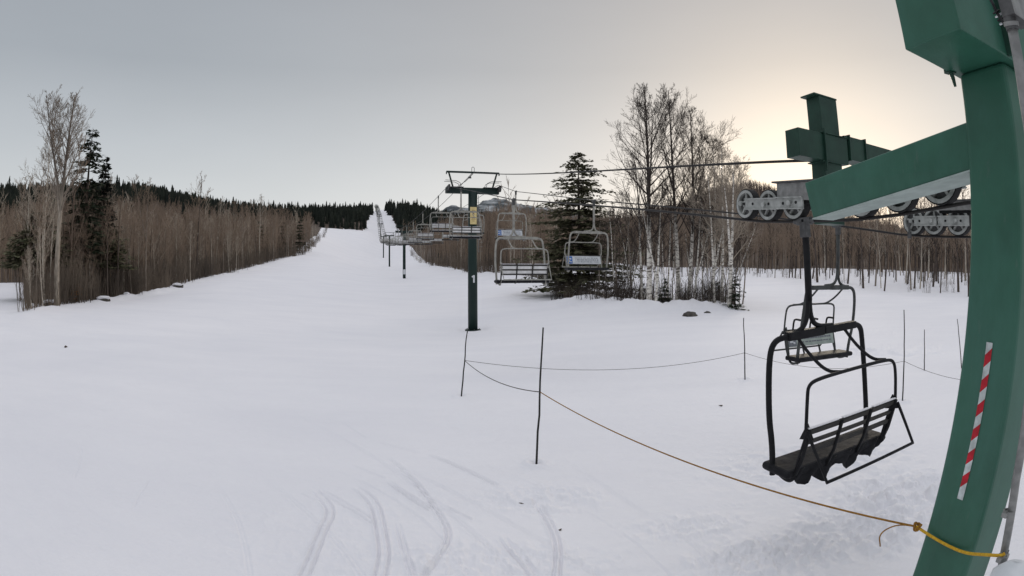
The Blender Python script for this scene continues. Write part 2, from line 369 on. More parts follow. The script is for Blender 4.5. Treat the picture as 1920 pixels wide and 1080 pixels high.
    rb = right_border(R); sider = (A - rb) * R
    z = z + np.where((R > 70) & (R < 330), (.35 + .8 * fbm(x / 3, y / 3, 3, 52)) * np.exp(-((sider) / 1.3) ** 2), 0)
    # mounds around the birch island
    for (mx, my, s, h) in [(14.2, 41.2, 2.2, .5), (11.5, 40.5, 1.8, .35), (8.5, 44, 2.5, .5), (16.5, 40.8, 1.6, .45), (6.5, 50, 3, .6), (11, 45, 6, .4), (9.6, 41.6, 1.1, .3), (18, 43, 1.5, .4)]:
        z = z + h * np.exp(-((x - mx) ** 2 + (y - my) ** 2) / s ** 2) * (1 + 1.2 * fbm(x * .9, y * .9, 3, 60))
    d = np.hypot(x + 2.65, y - 35.9); z = z - .10 * np.exp(-(d / .75) ** 2) + .13 * np.exp(-((d - 1.25) / .45) ** 2) * (1 + 1.5 * fbm(x * 2, y * 2, 2, 88))
    for (a, b) in ((1006, 870), (865, 743), (1397, 713), (1692, 752)):
        c = Wz(a, b, -3.32); d = np.hypot(x - c[0], y - c[1]); z = z - .05 * np.exp(-(d / .07) ** 2) + .035 * np.exp(-((d - .17) / .08) ** 2) * (1 + 2 * fbm(x * 7, y * 7, 2, 89))
    na = len(az); nr = len(r); V = np.stack([x.ravel(), y.ravel(), z.ravel()], 1)
    i, j = np.meshgrid(np.arange(nr - 1), np.arange(na - 1), indexing='ij')
    q = np.stack([i * na + j, i * na + j + 1, (i + 1) * na + j + 1, (i + 1) * na + j], -1).reshape(-1, 4)
    ra = R[:-1, :-1].ravel(); aa = A[:-1, :-1].ravel()
    wood = ((ra > 58) & (aa < left_border(ra) - 4.5 / ra) & ~open_left(aa, ra) | (ra > 135) & (aa > right_border(ra) + 3.5 / ra) & (aa < .14)
            | (ra > right_woods_r(aa) + 62) & (aa > .12))
    def sub(name, sel, m):
        f = q[sel][:, ::-1]; used = np.unique(f); mp = np.full(len(V), -1); mp[used] = np.arange(len(used))
        o = bpy.data.objects.new(name, fast_mesh(name, V[used], mp[f], m, True)); COL.objects.link(o); return tag(o, kind='structure')
    sub('snow_ground', ~wood, M['snow']); sub('wooded_hillside', wood, M['floor'])
build_ground()

# ------------------------------------------------------------------ trees
def tree_paths(rng, H, r0, start=.35, nprim=26, ang=(25, 50), plen=.32, levels=2, nsec=6, nter=4, lean=(0, 0), wob=.02, fork=None, droop=.25, up=.35, taper=.9):
    """polylines (points, radii, level)"""
    out = []; n = 12
    def trunk(base, H, r0, lean, nn, phase):
        pts = []; rr = []; wx = rng.uniform(-1, 1) * wob * H; wy = rng.uniform(-1, 1) * wob * H
        for i in range(nn + 1):
            t = i / nn
            pts.append(base + Vector((lean[0] * t + wx * math.sin(t * 5 + phase) * t, lean[1] * t + wy * math.sin(t * 4 + phase) * t, 1)).xyz * 0 + Vector((lean[0] * H * t + wx * math.sin(t * 5 + phase) * t, lean[1] * H * t + wy * math.cos(t * 4 + phase) * t, H * t)))
            rr.append(r0 * (1 - taper * t) ** .9 + .004)
        return pts, rr
    stems = [(Vector((0, 0, -.3)), H + .3, r0, lean, start)]
    if fork:
        for (h, L, rel) in fork:
            a = rng.uniform(0, 6.28); stems.append((Vector((lean[0] * h, lean[1] * h, h)), L, r0 * rel, (math.cos(a) * .28, math.sin(a) * .28), .25))
    def at(pts, rr, t):
        k = t * (len(pts) - 1); i = min(int(k), len(pts) - 2); f = k - i
        return pts[i].lerp(pts[i + 1], f), rr[i] * (1 - f) + rr[i + 1] * f, (pts[i + 1] - pts[i]).normalized()
    def branch(p, d, L, r, lev):
        seg = [5, 4, 3][lev]; pts = [p]; rr = [r]; dd = d.copy(); q = p.copy()
        for k in range(seg):
            dd = (dd + Vector((rng.uniform(-1, 1) * .13, rng.uniform(-1, 1) * .13, up * (.8 if lev == 0 else .4) * (k + .5) / seg + rng.uniform(-1, 1) * .08))).normalized()
            q = q + dd * (L / seg); pts.append(q.copy()); rr.append(max(r * (1 - .85 * (k + 1) / seg), .004))
        out.append((pts, rr, lev + 1))
        if lev < levels:
            nb = nsec if lev == 0 else nter
            for b in range(nb):
                t = rng.uniform(.25, .98); pp, r2, td = at(pts, rr, t)
                ax = td.orthogonal().normalized(); ph = rng.uniform(0, 6.28)
                side = (ax * math.cos(ph) + td.cross(ax) * math.sin(ph))
                a = math.radians(rng.uniform(25, 50)); nd = (td * math.cos(a) + side * math.sin(a)).normalized()
                branch(pp, nd, L * rng.uniform(.28, .5) * (1.1 - .5 * t), max(r2 * .6, .004), lev + 1)
    for (base, h, rad, ln, st) in stems:
        pts, rr = trunk(base, h, rad, ln, n, rng.uniform(0, 6)); out.append((pts, rr, 0))
        np_ = nprim if base.z < 0 else max(6, nprim // 2)
        for b in range(np_):
            t = st + (1 - st) * ((b + rng.uniform(0, 1)) / np_) ** .9 * .97
            p, r, td = at(pts, rr, t); a = math.radians(rng.uniform(*ang)); ph = b * 2.4 + rng.uniform(-.6, .6)
            d = Vector((math.cos(ph) * math.sin(a), math.sin(ph) * math.sin(a), math.cos(a)))
            s = math.sin(max(.12, min(1, (1 - t) / (1 - st) * 1.15)) * math.pi * .62)
            branch(p, d, H * plen * s * rng.uniform(.6, 1.1) + .25, max(r * rng.uniform(.35, .55), .006), 0)
    return out
def tree_meshes(paths, mtrunk, mtwig, minr=.004, sides=(8, 5, 3, 3), base_dark=None):
    T = MB(); B = MB()
    for pts, rr, lev in paths:
        rr = [max(r, minr) for r in rr]
        if lev == 0: T.tube(pts, rr, mtrunk, sides[0], caps=False)
        else: B.tube(pts, rr, mtwig, sides[lev], caps=False)
    return T, B
def make_tree(name, label, cat, loc, rz, paths, mtrunk, mtwig, minr=.004, group=None, sides=(8, 5, 3, 3)):
    root = thing(name, label, cat, loc, rz, group)
    T, B = tree_meshes(paths, mtrunk, mtwig, minr, sides)
    T.build('trunk', root, True); B.build('crown', root, True); return root
def rng(s): return random.Random(s)

def conifer(r, H, R, n=26, per=7, tw=9, sparse=0, bare=.06, leaf=.22, top=.0, droop=.35, pwr=.8):
    """trunk + needle sprays; returns (trunk MB, crown MB)"""
    T = MB(); K = MB()
    T.tube([(0, 0, -.3), (r.uniform(-.1, .1), r.uniform(-.1, .1), H * .5), (0, 0, H)], [H * .016 + .03, H * .01 + .015, .012], M['barkdark'], 7, False)
    vs = []; fs = []
    for i in range(n):
        t = min(.995, (i + r.random() * 1.6) / n); z = H * (bare + (1 - bare) * t * .985); L0 = R * (1 - t) ** pwr + .12
        L0 *= r.uniform(.72, 1.12)
        for b in range(max(4, int(per * (1 - .4 * t)))):
            if r.random() < sparse: continue
            a = r.uniform(0, 6.283); L = L0 * r.uniform(.55, 1.15); dr = droop * r.uniform(.4, 1.2)
            dx, dy = math.cos(a), math.sin(a)
            T.tube([(0, 0, z), (dx * L * .6, dy * L * .6, z - dr * L * .35), (dx * L, dy * L, z - dr * L * .3)], [.02 + .008 * L, .012, .006], M['barkdark'], 3, False)
            for k in range(int(tw * (.4 + L / R)) + 2):
                s = r.uniform(.15, 1.05); px, py, pz = dx * L * s, dy * L * s, z - dr * L * .45 * s + r.uniform(-.08, .10)
                th = a + r.choice((-1, 1)) * r.uniform(.3, 1.3); ll = leaf * r.uniform(.7, 1.9) * (1.2 - .4 * s) * (.6 + .5 * (1 - t)); w = ll * r.uniform(.22, .4)
                ex, ey, ez = math.cos(th) * ll, math.sin(th) * ll, r.uniform(-.45, .2) * ll
                tl = r.uniform(-.5, .5) * w; o = len(vs)
                vs += [(px, py, pz), (px + ex * .5 - math.sin(th) * w, py + ey * .5 + math.cos(th) * w, pz + ez * .5 + tl), (px + ex, py + ey, pz + ez), (px + ex * .5 + math.sin(th) * w, py + ey * .5 - math.cos(th) * w, pz + ez * .5 - tl)]
                fs.append((o, o + 1, o + 2, o + 3))
    return T, (vs, fs)
def place_conifer(name, label, loc, T, L, m, rz=0, group=None):
    root = thing(name, label, 'evergreen tree', loc, rz, group); T.build('trunk', root, True)
    K = MB(); K.add(L[0], L[1], m); K.build('crown', root); return root
def stand(px, py): # base point on the ground for a pixel
    x, y, r, az = march(px, py); return (x, y, ground_z(x, y)), r
def tree_height(px, ytop, r, z):
    return Wh(px, ytop, r)[2] - z

# --- the tall pale hardwood at the left, with its neighbours
(b, r) = stand(106, 578); Hh = tree_height(125, 180, r, b[2])
P = tree_paths(rng(5), Hh, .30, start=.42, nprim=34, ang=(18, 42), plen=.24, levels=2, nsec=9, nter=6, lean=(.045, 0), wob=.006, fork=[(Hh * .50, Hh * .46, .45), (Hh * .42, Hh * .36, .35)])
make_tree('bare_tree', 'tallest pale-trunked bare tree at the left end of the woods', 'tree', b, .3, P, M['paletall'], M['bark'], .011)
x, y, z = b
def near_left(px, dr, ytop, seed, **k):
    p = Wh(px, 500, r + dr); gz = ground_z(p[0], p[1]); H = tree_height(px, ytop, r + dr, gz); return (p[0], p[1], gz), H, rng(seed)
b2, H2, g = near_left(82, 5, 262, 6)
make_tree('bare_tree', 'shorter bare tree with a whitish crown just left of the tallest one', 'tree', b2, 0, tree_paths(g, H2, .16, .4, 22, (25, 48), .28, 2, 8, 5), M['barkpale'], M['twigpale'], .010)
b2, H2, g = near_left(52, 9, 330, 8)
make_tree('bare_tree', 'low bare tree with pale limbs at the left edge of the picture', 'tree', b2, 0, tree_paths(g, H2, .13, .4, 18, (25, 50), .28, 2, 7, 4), M['barkpale'], M['twigpale'], .016)
b2, H2, g = near_left(160, 12, 238, 9)
T, L = conifer(g, H2, 3.2, 40, 9, 20, sparse=.25, bare=.25, leaf=.5, droop=.5, pwr=.35)
place_conifer('spruce_tree', 'tall ragged dark spruce right behind the tallest bare tree', b2, T, L, M['needle'])
b2, H2, g = near_left(192, 22, 292, 10)
T, L = conifer(g, H2, 3.0, 40, 10, 18, sparse=.15, bare=.3, leaf=.5, droop=.4)
place_conifer('spruce_tree', 'pointed dark spruce to the right of the ragged tall one', b2, T, L, M['needledark'])
b2, H2, g = near_left(72, 11, 395, 12)
T, L = conifer(g, H2, 5.0, 34, 11, 24, sparse=.1, leaf=.5, bare=.42, droop=.3, pwr=.5)
place_conifer('pine_tree', 'low bushy olive-green pine left of the tallest bare tree', b2, T, L, M['needleolive'])
b2, H2, g = near_left(205, 17, 425, 13)
T, L = conifer(g, H2, 3.6, 28, 9, 16, sparse=.25, leaf=.5, bare=.42, droop=.3, pwr=.5)
place_conifer('pine_tree', 'sparse olive-green pine in the woods below the dark spruces', b2, T, L, M['needleolive'])
for k, (px, py, yt, lab) in enumerate([(487, 478, 412, 'small dark evergreen standing in the woods, leftmost of three by the slope'), (532, 474, 415, 'broad dark evergreen, middle of three by the slope'), (562, 468, 402, 'slim dark evergreen, rightmost of three by the slope')]):
    rr_ = [150, 165, 175][k]; p = Wh(px, 500, rr_); gz = ground_z(p[0], p[1]); H2 = tree_height(px, yt, rr_, gz)
    T, L = conifer(rng(40 + k), H2, 2.6 + .5 * (k == 1), 24, 8, 9, sparse=.1, leaf=.6, droop=.3)
    place_conifer('spruce_tree', lab, (p[0], p[1], gz), T, L, M['needle'], group='evergreens in the left woods')
# --- big fir beside the birch island
p, r = stand(1085, 563); r += 5; p = Wh(1085, 500, r); gz = ground_z(p[0], p[1]); Hf = tree_height(1080, 284, r, gz)
T, L = conifer(rng(77), Hf, 6.5, 56, 13, 34, sparse=.16, bare=.05, leaf=.42, droop=.22, pwr=.50)
place_conifer('fir_tree', 'big dark bushy fir standing behind the chair with the blue and white board', (p[0], p[1], gz), T, L, M['needleolive'])
# --- birch island
isl = [  # base px, base py, top py, trunk radius, lean, bark, label, seed, prim, fork
 (1217, 582, 164, .24, (-.004, 0), 'birch', 'tallest bare tree of the island, dark upper crown, left of the twin stems', 21, 34, [(9, 8, .45)]),
 (1272, 574, 168, .21, (-.03, 0), 'birch', 'tall white-barked tree leaning left, second tallest of the island', 22, 30, None),
 (1290, 576, 205, .19, (.045, 0), 'birch', 'tall bare tree spreading to the right beside the second tallest birch', 23, 30, [(8, 7, .5)]),
 (1205, 572, 300, .13, (-.05, 0), 'birch', 'slender birch leaning left in front of the tallest tree', 24, 18, None),
 (1335, 574, 262, .13, (.03, 0), 'birch', 'white birch with a fine pale crown right of the twin tall stems', 25, 24, [(5, 8, .6)]),
 (1352, 578, 275, .14, (.02, 0), 'birch', 'white birch standing close to the right end of the island', 26, 24, None),
 (1366, 583, 300, .17, (.05, 0), 'birch', 'crooked white birch with a long arm to the right at the island end', 27, 18, [(3.2, 6.5, .8), (5, 6, .6)]),
 (1340, 581, 330, .12, (-.05, 0), 'birch', 'white birch leaning left across its neighbours near the island end', 127, 16, [(3, 6, .7)]),
 (1300, 578, 350, .10, (.08, 0), 'birch', 'thin white birch leaning right in front of the twin stems', 128, 14, [(2.5, 5, .7)]),
 (1228, 583, 345, .12, (.06, 0), 'birch', 'pale forked birch at the foot of the tallest island tree', 129, 14, [(2.2, 6, .8)]),
 (1318, 570, 330, .09, (-.02, 0), 'birch', 'thin white birch in the middle of the island clump', 28, 16, None),
 (1250, 566, 330, .10, (.05, 0), 'birch', 'thin leaning birch between the two tallest trees', 29, 16, None),
 (1185, 572, 355, .09, (-.06, 0), 'bark', 'thin grey tree at the left side of the island, leaning left', 30, 14, None),
 (1158, 570, 390, .09, (-.05, 0), 'bark', 'short dark many-branched tree right of the big fir', 31, 16, None),
]
for (px, py, yt, rad, ln, bk, lab, sd, npr, fk) in isl:
    b_, r_ = stand(px, py); H_ = tree_height(px, yt, r_, b_[2])
    pale = px > 1320
    P = tree_paths(rng(sd), H_, rad, start=.30, nprim=npr, ang=(22, 52), plen=.30, levels=2, nsec=11, nter=6, lean=ln, wob=.012, fork=fk)
    make_tree('birch_tree' if bk == 'birch' else 'bare_tree', lab, 'tree', b_, 0, P, M['birchtall' if bk == 'birch' and not pale else bk], M['twigpale' if pale else 'twigdark'], .0085, 'trees of the birch island')
for k, (px, py, hh, lab) in enumerate([(1378, 583, 3.2, 'knee-high young fir at the right foot of the crooked birch'), (1245, 579, 2.6, 'young fir between the feet of the two tallest island trees'), (1345, 572, 2.2, 'low dark young fir behind the white birches at the island end'), (1160, 567, 3.0, 'young fir at the left end of the island beside the big fir'), (1205, 570, 2.0, 'smallest young fir, just left of the tallest island tree')]):
    b_, r_ = stand(px, py); T, L = conifer(rng(60 + k), hh, hh * .33, 16, 7, 10, sparse=.15, bare=.03, leaf=.2, droop=.25)
    place_conifer('young_fir', lab.replace('knee-high', 'ragged'), b_, T, L, M['needle'], group='young firs of the birch island')
# thin stems of the island
small = []
for v in range(5):
    P = tree_paths(rng(300 + v), 7.5, .055, start=.35, nprim=11, ang=(18, 42), plen=.26, levels=1, nsec=5, lean=((v - 2) * .035, 0), wob=.03)
    small.append([mb.mesh(nm, True) for mb, nm in zip(tree_meshes(P, M['birch' if v % 2 else 'bark'], M['twigdark'], .008, (6, 4, 3, 3)), ('trunk', 'crown'))])
g = rng(99); nst = 0
for k in range(48):
    px = g.uniform(1075, 1392); py = g.uniform(548, 578) - (0 if px > 1150 else 10)
    b_, r_ = stand(px, py); ms = small[g.randrange(5)]
    root = thing('sapling', 'thin bare sapling crowded between the big trunks of the island', 'tree', b_, g.uniform(0, 6.28), 'saplings of the birch island')
    s = g.uniform(.5, 1.3); root.scale = (s, s, s); root.rotation_euler = (g.gauss(0, .13), g.gauss(0, .13), g.uniform(0, 6.28))
    for me, nm in zip(ms, ('trunk', 'crown')):
        o = bpy.data.objects.new(nm, me); COL.objects.link(o); o.parent = root
# --- individual trees of the woods
var = []
for v in range(9):
    H0 = 11.0
    P = tree_paths(rng(500 + v), H0, .075 + .02 * (v % 3), start=.30 if v % 2 else .42, nprim=20, ang=(15, 42), plen=.22 + .03 * (v % 3), levels=2, nsec=5, nter=3, lean=((v - 4) * .012, 0), wob=.014, up=.45, fork=[(3.5 + v * .3, 6, .7)] if v % 3 == 0 else None)
    mt = M[['bark', 'barkpale', 'barkdark'][v % 3]]
    var.append([mb.mesh(nm, True) for mb, nm in zip(tree_meshes(P, mt, M['twigpale' if v % 3 == 1 else 'twig'], .011, (6, 4, 3, 3)), ('trunk', 'crown'))])
def inst(name, label, group, loc, rz, s, ms, cat='tree'):
    root = thing(name, label, cat, loc, rz, group); root.scale = s if hasattr(s, '__len__') else (s, s, s); root.rotation_euler = (g.gauss(0, .045), g.gauss(0, .045), rz)
    for me, nm in zip(ms, ('trunk', 'crown')):
        o = bpy.data.objects.new(nm, me); COL.objects.link(o); o.parent = root
    return root
g = rng(1234)
def ragged(az): return 7 * max(0., float(fbm(np.array(az * 46.), np.array(3.3), 3, 95)) + .05) * 1.6
def lbr0(az):   # distance of the left wood's edge at an azimuth
    rs = np.linspace(42, 390, 300); a = left_border(rs); i = np.argmax(a > az); return rs[i] if a.max() > az else 390
def lbr(az): return lbr0(az) + ragged(az)
def rbr(az):
    rs = np.linspace(60, 600, 300); a = right_border(rs); i = np.argmax(a < az); return rs[i]
for k in range(132):
    az = -.912 + (.545) * ((k + g.random()) / 132) ** 1.0; r_ = lbr(az) + 1.0 + g.random() ** 1.6 * (24 if az < -.5 else 34)
    if -.875 < az < -.825: r_ += 5
    x, y = r_ * math.sin(az), r_ * math.cos(az); s = g.uniform(.5, 1.15) * (1.12 if az > -.6 else .95) * (1.3 if g.random() < .10 else 1)
    inst('bare_tree', 'slender bare tree at the front of the dense woods left of the slope', 'bare trees of the left woods', (x, y, ground_z(x, y)), g.uniform(0, 6.28), (s * 1.0, s * 1.0, s), var[g.randrange(9)])
for k in range(52):
    az = -.19 + .29 * ((k + g.random()) / 52); r_ = rbr(az) + 1 + g.random() ** 1.5 * 26
    x, y = r_ * math.sin(az), r_ * math.cos(az); s = g.uniform(.75, 1.15)
    inst('bare_tree', 'slender bare tree at the edge of the woods behind the first lift tower', 'bare trees right of the slope', (x, y, ground_z(x, y)), g.uniform(0, 6.28), s, var[g.randrange(9)])
for k in range(104):
    az = .10 + .80 * ((k + g.random()) / 104); r_ = float(right_woods_r(az)) + 1 + g.random() ** 1.3 * 48
    x, y = r_ * math.sin(az), r_ * math.cos(az); s = g.uniform(.95, 1.4) * (.85 if .3 < az < .56 else 1)
    inst('bare_tree', 'tall bare tree in the open snowy woods far behind the rope line', 'bare trees of the right woods', (x, y, ground_z(x, y)), g.uniform(0, 6.28), (s * g.uniform(.6, 1.5),) * 2 + (s,), var[g.choice((0, 2, 3, 5, 6, 8, 2, 5, 1))])

# --- the woods that nobody can count
def merge(protos, place, m, name, label, cat, group=None):
    V = []; Fc = []; o = 0
    for (k, x, y, z, a, s, sz) in place:
        pv, pf = protos[k]; c, sn = math.cos(a), math.sin(a)
        q = np.empty_like(pv); q[:, 0] = (pv[:, 0] * c - pv[:, 1] * sn) * s + x; q[:, 1] = (pv[:, 0] * sn + pv[:, 1] * c) * s + y; q[:, 2] = pv[:, 2] * sz + z
        V.append(q); Fc.append(pf + o); o += len(pv)
    ob = bpy.data.objects.new(name, fast_mesh(name, np.concatenate(V), np.concatenate(Fc), m)); COL.objects.link(ob)
    return tag(ob, label, cat, None, 'stuff')
def proto_bare(seed, H=11, nb=16, nt=5, w=.05):
    r = rng(seed); vs = []; fs = []
    def blade(a, b, w0, w1):
        a = np.array(a); b = np.array(b); d = b - a; u = np.cross(d, (r.uniform(-1, 1), r.uniform(-1, 1), .3)); u = u / (np.linalg.norm(u) + 1e-9); v2 = np.cross(d, u); v2 = v2 / (np.linalg.norm(v2) + 1e-9)
        o = len(vs); vs.extend([a + u * w0, a - u * w0 * .5 + v2 * w0 * .87, a - u * w0 * .5 - v2 * w0 * .87, b]); fs.extend([(o, o + 1, o + 3), (o + 1, o + 2, o + 3), (o + 2, o, o + 3)])
    top = (r.uniform(-.6, .6), r.uniform(-.6, .6), H)
    blade((0, 0, -.5), top, w * 1.9, .02)
    for b in range(nb):
        t = .25 + .72 * (b + r.random()) / nb; p = np.array([top[0] * t, top[1] * t, H * t]); a = r.uniform(0, 6.28); L = H * .26 * (1.15 - t) + .5; an = r.uniform(.25, .75)
        e = p + np.array([math.cos(a) * math.sin(an), math.sin(a) * math.sin(an), math.cos(an)]) * L
        blade(p, e, w * .7, .01)
        for c in range(nt):
            s = r.uniform(.2, .9); q = p + (e - p) * s; a2 = a + r.uniform(-1.2, 1.2); l2 = L * r.uniform(.3, .55); an2 = r.uniform(.2, .8)
            blade(q, q + np.array([math.cos(a2) * math.sin(an2), math.sin(a2) * math.sin(an2), math.cos(an2)]) * l2, w * .5, .01)
    return np.array(vs, float), np.array(fs)
def proto_far_conifer(seed, H=13, R=2.2, n=10):
    r = rng(seed); vs = []; fs = []
    for i in range(n):
        t = i / n; z0 = H * (.06 + .94 * t); z1 = z0 + H * .18; rad = R * (1 - t) ** .8 * r.uniform(.8, 1.15) + .15; k = 9; o = len(vs); vs.append((r.uniform(-.1, .1), r.uniform(-.1, .1), min(z1, H)))
        for j in range(k * 2):
            a = 6.283 * j / (k * 2) + r.uniform(-.1, .1); q = rad * (r.uniform(.85, 1.2) if j % 2 else r.uniform(.45, .7)); vs.append((math.cos(a) * q, math.sin(a) * q, z0 - (.3 if j % 2 else -.25)))
        for j in range(k * 2): fs.append((o, o + 1 + j, o + 1 + (j + 1) % (k * 2)))
    vs += [(.12, 0, -.5), (-.1, .1, -.5), (-.1, -.1, -.5), (0, 0, H * 1.02)]; o = len(vs) - 4; fs += [(o, o + 1, o + 3), (o + 1, o + 2, o + 3), (o + 2, o, o + 3)]
    return np.array(vs, float), np.array(fs)
g = rng(4321); pb = [proto_bare(700 + k, 11, 15, 5, .055) for k in range(10)]; pbf = [proto_bare(720 + k, 12, 13, 4, .13) for k in range(8)]
pc = [proto_far_conifer(800 + k, 13, 2.3) for k in range(8)]
def sample(n, a0, a1, rmin, rmax, ok, sc=(.8, 1.15), kmax=10, rp=1.0, var=.55, tall=.06):
    out = []; tries = 0
    while len(out) < n and tries < n * 30:
        tries += 1; az = g.uniform(a0, a1); u = g.random(); rr_ = math.sqrt(rmin ** 2 + (rmax ** 2 - rmin ** 2) * u ** rp)
        if not ok(az, rr_): continue
        x, y = rr_ * math.sin(az), rr_ * math.cos(az); s = g.uniform(*sc) * (1 + var * float(fbm(np.array(x / 14.), np.array(y / 14.), 3, 90))) * (1.3 if g.random() < tall else 1); out.append((g.randrange(kmax), x, y, ground_z(x, y) - .2, g.uniform(0, 6.28), s, s * g.uniform(.85, 1.15)))
    return out
inL = lambda a, r: a < float(left_border(r)) - 3.0 / r and not open_left(a, r)
inR = lambda a, r: a > float(right_border(r)) + 3.0 / r and (a < .10 or r > float(right_woods_r(a)) + 45)
merge(pb, sample(1700, -1.1, -.34, 50, 170, lambda a, r: inL(a, r), (.6, 1.05)), M['twig'], 'bare_woods', 'dense brown leafless woods covering the ground left of the slope', 'woods')
merge(pbf, sample(2100, -1.1, -.33, 140, 320, lambda a, r: inL(a, r) and not (r > 290 and a > -.55), (.65, .95), 8), M['wood_mass'], 'hillside_woods', 'brown leafless woods climbing the hillside on the left', 'woods')
merge(pb, sample(900, -.2, .14, 85, 200, inR, (.8, 1.15)), M['twig'], 'bare_woods', 'dense brown leafless woods behind the first lift tower', 'woods')
merge(pbf, sample(3600, -.23, 1.1, 190, 620, lambda a, r: inR(a, r) and not (r > 420 and a < -.14), (.9, 1.3), 8, .9), M['wood_mass'], 'hillside_woods', 'brown leafless woods rising on the hills behind the birches', 'woods')
merge(pb, sample(1300, .10, 1.05, 120, 230, lambda a, r: r > float(right_woods_r(a)) + 52, (.9, 1.25)), M['twig'], 'bare_woods', 'grey-brown leafless woods behind the open trunks on the right', 'woods')
M['hillbrown'] = mat('hill_twigs', C(.115, .078, .064), C(.07, .05, .042), scale=.02, rough=.95)
merge(pbf, sample(3200, .25, .9, 600, 900, lambda a, r: True, (1.0, 1.3), 8, 1.0, .2, .01), M['hillbrown'], 'hilltop_woods', 'brown wooded hilltop rising between the birches and the sheaves', 'woods')
merge(pc, sample(3600, -1.1, -.262, 330, 620, lambda a, r: inL(a, r) and (r > 395 - 65 * (a < -.42) + 30 * (-.42 < a < -.36)), (.5, .95), 8, 1.0, .3, .02), M['needledark'], 'conifer_ridge', 'black evergreen forest along the ridge left of the lift line', 'woods')
merge(pc, sample(900, -.262, -.02, 400, 900, lambda a, r: a > float(right_border(r)) + 3.5 / r and a < -.19 + (r - 400) * .0004, (.8, 1.2), 8), M['needledark'], 'conifer_slope', 'black evergreen forest right of the narrow lift line', 'woods')
merge(pc, sample(260, -.35, -.2585, 620, 1080, lambda a, r: a < -.262, (.8, 1.2), 8), M['needledark'], 'conifer_crest', 'black evergreens at the top of the lift line', 'woods')
merge(pc, sample(70, -1.0, -.4, 115, 330, inL, (.4, .8), 8), M['needledark'], 'scattered_evergreens', 'dark young evergreens scattered through the brown woods on the left', 'woods')
merge(pc, sample(70, -.15, .9, 150, 420, inR, (.45, .8), 8), M['needledark'], 'scattered_evergreens', 'dark young evergreens scattered through the woods on the right', 'woods')
merge(pb, sample(260, -1.0, -.36, 55, 200, inL, (.8, 1.15)), M['twigpale'], 'pale_woods', 'pale-stemmed bare trees mixed into the left woods', 'woods')
merge(pb, sample(430, .10, 1.0, 85, 210, lambda a, r: r > float(right_woods_r(a)) + 6, (.6, 1.3)), M['twigdark'], 'dark_woods', 'dark thin stems crowding the open woods on the right', 'woods')
# brush along the edges
def brush_proto(seed):
    r = rng(seed); V = []; Fc = []; o = 0
    for k in range(7):
        h = r.uniform(1.2, 4.2); x = r.uniform(-.8, .8); y = r.uniform(-.8, .8); v, f = proto_bare(seed * 10 + k, h, 5, 2, .022)
        v = v + np.array([x, y, 0]); V.append(v); Fc.append(f + o); o += len(v)
    return np.concatenate(V), np.concatenate(Fc)
bp_ = [brush_proto(900 + k) for k in range(6)]
def band(n, a0, a1, fr, depth, sc=(.7, 1.15), p=1.3):
    out = []
    for k in range(n):
        az = g.uniform(a0, a1); r_ = fr(az) + .6 + g.random() ** p * depth; x, y = r_ * math.sin(az), r_ * math.cos(az); s = g.uniform(*sc) * (.55 + 1.5 * max(0., .35 + float(fbm(np.array(x / 5.), np.array(y / 5.), 3, 97))))
        out.append((g.randrange(6), x, y, ground_z(x, y) - .1, g.uniform(0, 6.28), s, s))
    return out
merge(bp_, band(480, -.915, -.345, lbr, 16), M['brush'], 'brush', 'tangled brown brush along the foot of the left woods', 'brush')
merge(bp_, band(170, -.19, .09, rbr, 12), M['brush'], 'brush', 'brown brush at the foot of the woods right of the slope', 'brush')
merge(bp_, band(150, .075, .42, lambda a: 43.8 + 7 * max(0, .2 - a) * 10, 9, (.2, .5), 1.0), M['brush'], 'brush', 'low brown brush covering the snow under the birch island', 'brush')
merge(bp_, band(95, .075, .42, lambda a: 43.5 + 7 * max(0, .2 - a) * 10, 8, (.35, .85), 1.0), M['twigdark'], 'brush', 'dry brush between the trunks of the birch island', 'brush')
merge(bp_, band(90, .42, 1.0, lambda a: float(right_woods_r(a)) + 2, 45, (.25, .6)), M['brush'], 'brush', 'low dark brush under the open woods on the right', 'brush')
# dead-leaf shrub, boulders and logs by the left wood
b_, r_ = stand(143, 568); K = MB(); gg = rng(3)
root = thing('leafy_shrub', 'small shrub still holding orange-brown dead leaves at the left wood edge', 'shrub', b_)
S = MB()
for k in range(9):
    a = gg.uniform(0, 6.28); h = gg.uniform(1.0, 2.0); S.tube([(0, 0, -.1), (math.cos(a) * .3, math.sin(a) * .3, h * .5), (math.cos(a) * .8, math.sin(a) * .8, h)], [.02, .014, .006], M['barkdark'], 4, False)
    for q in range(45):
        t = gg.uniform(.4, 1.0); c = Vector((math.cos(a) * .8 * t + gg.gauss(0, .13), math.sin(a) * .8 * t + gg.gauss(0, .13), h * t + gg.gauss(0, .12))); d = Vector((gg.uniform(-1, 1), gg.uniform(-1, 1), gg.uniform(-1, .3))).normalized() * .07; e = d.orthogonal() * .5
        K.add([c - d, c + e, c + d, c - e], [(0, 1, 2, 3)], M['leafbrown'])
S.build('stems', root); K.build('leaves', root)
